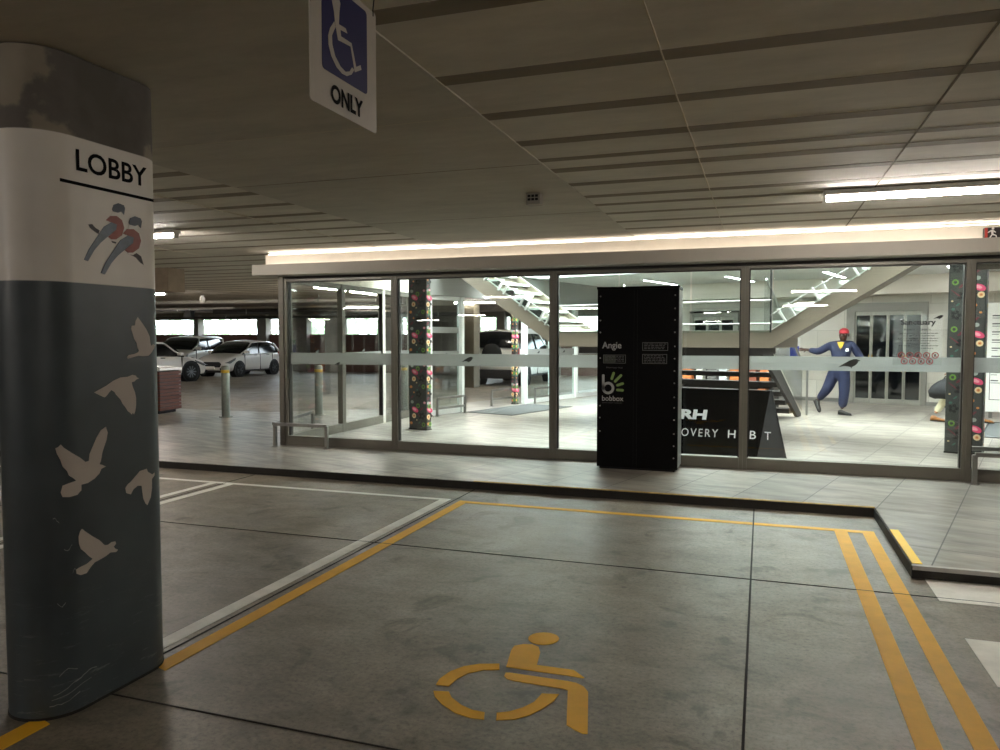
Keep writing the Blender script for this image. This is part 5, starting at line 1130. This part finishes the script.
op['pelvis'] = ((.01,0,.91),.195,.15); op['waist'] = ((.03,.0,1.07),.185,.145); op['chest'] = ((.05,.0,1.27),.20,.15); op['yoke'] = ((.06,.0,1.42),.125,.095)
op['shL'] = ((-.14,0,1.405),.09,.09); op['elL'] = ((-.39,.03,1.25),.075,.08); op['wrL'] = ((-.575,-.015,1.295),.046,.05)
op['shR'] = ((.25,0,1.395),.09,.09); op['elR'] = ((.37,.04,1.19),.075,.08); op['wrR'] = ((.455,-.065,1.105),.046,.05)
op['hpL'] = ((-.09,.02,.79),.14,.13); op['knL'] = ((-.20,-.02,.50),.11,.105); op['anL'] = ((-.385,.09,.275),.068,.068)
op['hpR'] = ((.11,-.02,.79),.14,.13); op['knR'] = ((.13,-.04,.47),.11,.105); op['anR'] = ((.095,-.03,.13),.088,.085)
E('pelvis','waist','chest','yoke'); E('chest','shL','elL','wrL'); E('chest','shR','elR','wrR'); E('pelvis','hpL','knL','anL'); E('pelvis','hpR','knR','anR')
skin('overalls', op, be, M_NAVY, man)
MB().prism([(.0,1.46),(.135,1.455),(.085,1.32),(.065,1.29),(.045,1.33)],(0,-.160,0),(1,0,0),(0,0,1),(0,-1,0),-.02,.012).build('yellow_undershirt', mat('undershirt_yellow','#b08a1c',.7), man, bevel=.006)
MB().bar((-.01,-.125,1.475),(.055,-.178,1.30),.028,.010,up=(0,1,0)).bar((.145,-.122,1.47),(.075,-.178,1.30),.028,.010,up=(0,1,0)).build('collar', M_NAVY, man)
MB().prism([(.16,1.27),(.215,1.275),(.21,1.335),(.165,1.33)],(0,-.158,0),(1,0,0),(0,0,1),(0,-1,0),-.02,.012).build('name_badge', M_WHITE, man)
cp = MB(); vs = []; n = 20
for h, r in ((0,.100),(.03,.101),(.065,.092),(.092,.066),(.105,.03),(.108,0.002)):
    for k in range(n): t_ = 2*math.pi*k/n; vs.append((.095+r*.92*math.cos(t_), -.012+r*1.1*math.sin(t_), 1.625+h))
cp.add(vs, [(i*n+k,i*n+(k+1)%n,(i+1)*n+(k+1)%n,(i+1)*n+k) for i in range(5) for k in range(n)], 0, True)
cp.prism([(.095-.075,-.10),(.095-.06,-.165),(.095-.02,-.195),(.095+.03,-.192),(.095+.07,-.155),(.095+.078,-.10),(.095,-.07)],(0,0,1.625),(1,0,0),(0,1,0),(0,0,1),0,.012)
cp.build('cap', M_CAP, man)
def shoe(parent, heel, toe, m, name='shoe', r=.045, up=(0,0,1)):
    h = Vector(heel); t_ = Vector(toe); d_ = (t_-h); L_ = d_.length; d_.normalize(); u_ = Vector(up); u_ = (u_ - d_*u_.dot(d_)).normalized(); s_ = d_.cross(u_)
    prof = [(-.02,.75,.9),(0,.9,1.6),(.18,.95,1.9),(.35,.9,1.5),(.55,1.0,1.05),(.8,1.05,.85),(.95,.8,.6),(1.02,.35,.3)]
    vs = []; n = 12
    for f, w_, hh in prof:
        for k in range(n):
            a_ = 2*math.pi*k/n; x = math.cos(a_)*r*w_; z = (math.sin(a_)*.5+.5)*r*hh*1.1
            if math.sin(a_) < -.3: z = 0
            vs.append(h+d_*(f*L_)+s_*x+u_*z)
    b = MB().add(vs, [(i*n+k,i*n+(k+1)%n,(i+1)*n+(k+1)%n,(i+1)*n+k) for i in range(len(prof)-1) for k in range(n)]+[tuple(range(n)),tuple(range((len(prof)-1)*n,len(prof)*n))],0,True)
    o = b.build(name, m, parent)
    sl = MB(); 
    po_ = [(-.03,.036),(.5,.044),(.85,.046),(1.03,.02),(1.03,-.02),(.85,-.046),(.5,-.044),(-.03,-.036)]
    sl.prism([(f*L_, w_) for f, w_ in po_], h, d_, s_, u_, -.012, .004); sl.build('sole', M_RUB, o); return o
shoe(man, (.03,.0,.014), (.27,-.10,.014), M_SHOE)
shoe(man, (-.46,.13,.24), (-.345,.03,.030), M_SHOE, up=(.8,-.3,.5))

# --- second walker, mostly behind the patterned column
m2_ = thing('person', 'walker in cream trousers and tan shoes with a dark bag, mostly hidden by patterned column', 'person', I(1.52,7.1,PZ), -TH)
M_SKIN2 = mat('skin_mid','#9a6a4c',.5); M_TROU = mat('cream_trousers','#cfc8a8',.8,bump=.2,bscale=14); M_SHIRT = mat('blue_shirt','#a9c6e4',.75,bump=.2,bscale=12); M_TAN = mat('tan_shoe','#80501e',.5)
bp = {}; be = []
bp['pelvis'] = ((0,0,.90),.11,.085); bp['waist'] = ((.01,0,1.06),.10,.075); bp['chest'] = ((.03,0,1.30),.12,.085); bp['neckb'] = ((.04,0,1.44),.05,.05)
bp['neck'] = ((.045,0,1.49),.045,.05); bp['jaw'] = ((.07,0,1.55),.058,.062); bp['skull'] = ((.06,0,1.63),.08,.08); bp['crown'] = ((.055,0,1.69),.06,.06); bp['nose'] = ((.16,0,1.60),.012,.014)
bp['shL'] = ((.02,-.17,1.39),.052,.052); bp['elL'] = ((-.12,-.24,1.14),.04,.04); bp['wrL'] = ((-.22,-.26,.93),.026,.028)
bp['shR'] = ((.02,.17,1.39),.052,.052); bp['elR'] = ((.08,.22,1.13),.04,.04); bp['wrR'] = ((.22,.22,.96),.026,.028)
bp['hpL'] = ((-.02,-.09,.85),.08,.08); bp['knL'] = ((-.24,-.09,.50),.055,.055); bp['anL'] = ((-.43,-.09,.15),.036,.036)
bp['hpR'] = ((.02,.09,.85),.08,.08); bp['knR'] = ((.18,.09,.49),.055,.055); bp['anR'] = ((.26,.09,.10),.036,.036)
E('pelvis','waist','chest','neckb','neck','jaw','skull','crown'); E('jaw','nose'); E('chest','shL','elL','wrL'); E('chest','shR','elR','wrR'); E('pelvis','hpL','knL','anL'); E('pelvis','hpR','knR','anR')
hand(bp, be, 'wrL', bp['wrL'][0], (-.05,0,-1), (1,0,0), 1.2, 'l'); hand(bp, be, 'wrR', bp['wrR'][0], (.4,0,-.9), (1,0,.2), .8, 'r')
skin('body', bp, be, M_SKIN2, m2_)
face(m2_, (.06,0,1.61), math.pi/2, M_SKIN2, None)
ell(MB(), (.045,0,1.665), (.098,.088,.072)).build('hair', mat('hair_dark','#241c17',.8), m2_)
sp_ = {}; be = []
sp_['waist'] = ((.01,0,1.0),.135,.105); sp_['mid'] = ((.015,0,1.15),.135,.105); sp_['chest'] = ((.03,0,1.31),.145,.11); sp_['yoke'] = ((.035,0,1.415),.085,.075)
sp_['shL'] = ((.02,-.18,1.38),.07,.07); sp_['elL'] = ((-.12,-.24,1.14),.058,.058); sp_['wrL'] = ((-.20,-.258,.97),.042,.042)
sp_['shR'] = ((.02,.18,1.38),.07,.07); sp_['elR'] = ((.08,.22,1.13),.058,.058); sp_['wrR'] = ((.20,.22,.99),.042,.042)
E('waist','mid','chest','yoke'); E('chest','shL','elL','wrL'); E('chest','shR','elR','wrR'); skin('shirt', sp_, be, M_SHIRT, m2_)
tp = {}; be = []
tp['pelvis'] = ((0,0,.93),.13,.11); tp['hpL'] = ((-.03,-.09,.83),.10,.10); tp['knL'] = ((-.24,-.09,.50),.078,.078); tp['anL'] = ((-.415,-.09,.17),.062,.062)
tp['hpR'] = ((.03,.09,.83),.10,.10); tp['knR'] = ((.18,.09,.49),.078,.078); tp['anR'] = ((.26,.09,.13),.062,.062)
E('pelvis','hpL','knL','anL'); E('pelvis','hpR','knR','anR'); skin('trousers', tp, be, M_TROU, m2_)
shoe(m2_, (-.50,-.09,.03), (-.25,-.09,.016), M_TAN); shoe(m2_, (.20,.09,.04), (.47,.09,.016), M_TAN)
# bag hanging from the hand
bg = thing('hand_bag', 'dark soft bag carried by the walker beside the patterned column', 'bag', I(1.52-.27,7.1-.26,PZ+.44), -TH)
b = MB(); vs = []; n = 20; pf_ = [(0,.15,.06),(.04,.25,.11),(.14,.29,.125),(.24,.25,.10),(.32,.17,.06),(.36,.09,.03),(.37,.02,.01)]
for z_, rx_, ry_ in pf_:
    for k in range(n): t_ = 2*math.pi*k/n; vs.append((rx_*math.cos(t_)+.15*z_, ry_*math.sin(t_), z_+.012*math.cos(3*t_)))
b.add(vs, [(i*n+k,i*n+(k+1)%n,(i+1)*n+(k+1)%n,(i+1)*n+k) for i in range(len(pf_)-1) for k in range(n)]+[tuple(range(n))],0,True).build('bag_body', mat('bag_cloth','#030305',.7,bump=.2,bscale=12), bg)
MB().tube([(-.03,0,.34),(.0,0,.40),(.05,0,.425),(.10,0,.41),(.13,0,.34)],.010).build('bag_handle', M_RUB, bg)
hs = thing('cable', 'dark cord trailing on the lobby floor beside the walker', 'cord', I(1.2,7.3,PZ), -TH)
MB().tube([(-.05,0,.35),(.05,.0,.22),(.18,.0,.11),(.35,.0,.05),(.6,.02,.012),(1.0,.1,.012)],.010).build('cord_run', M_RUB, hs)
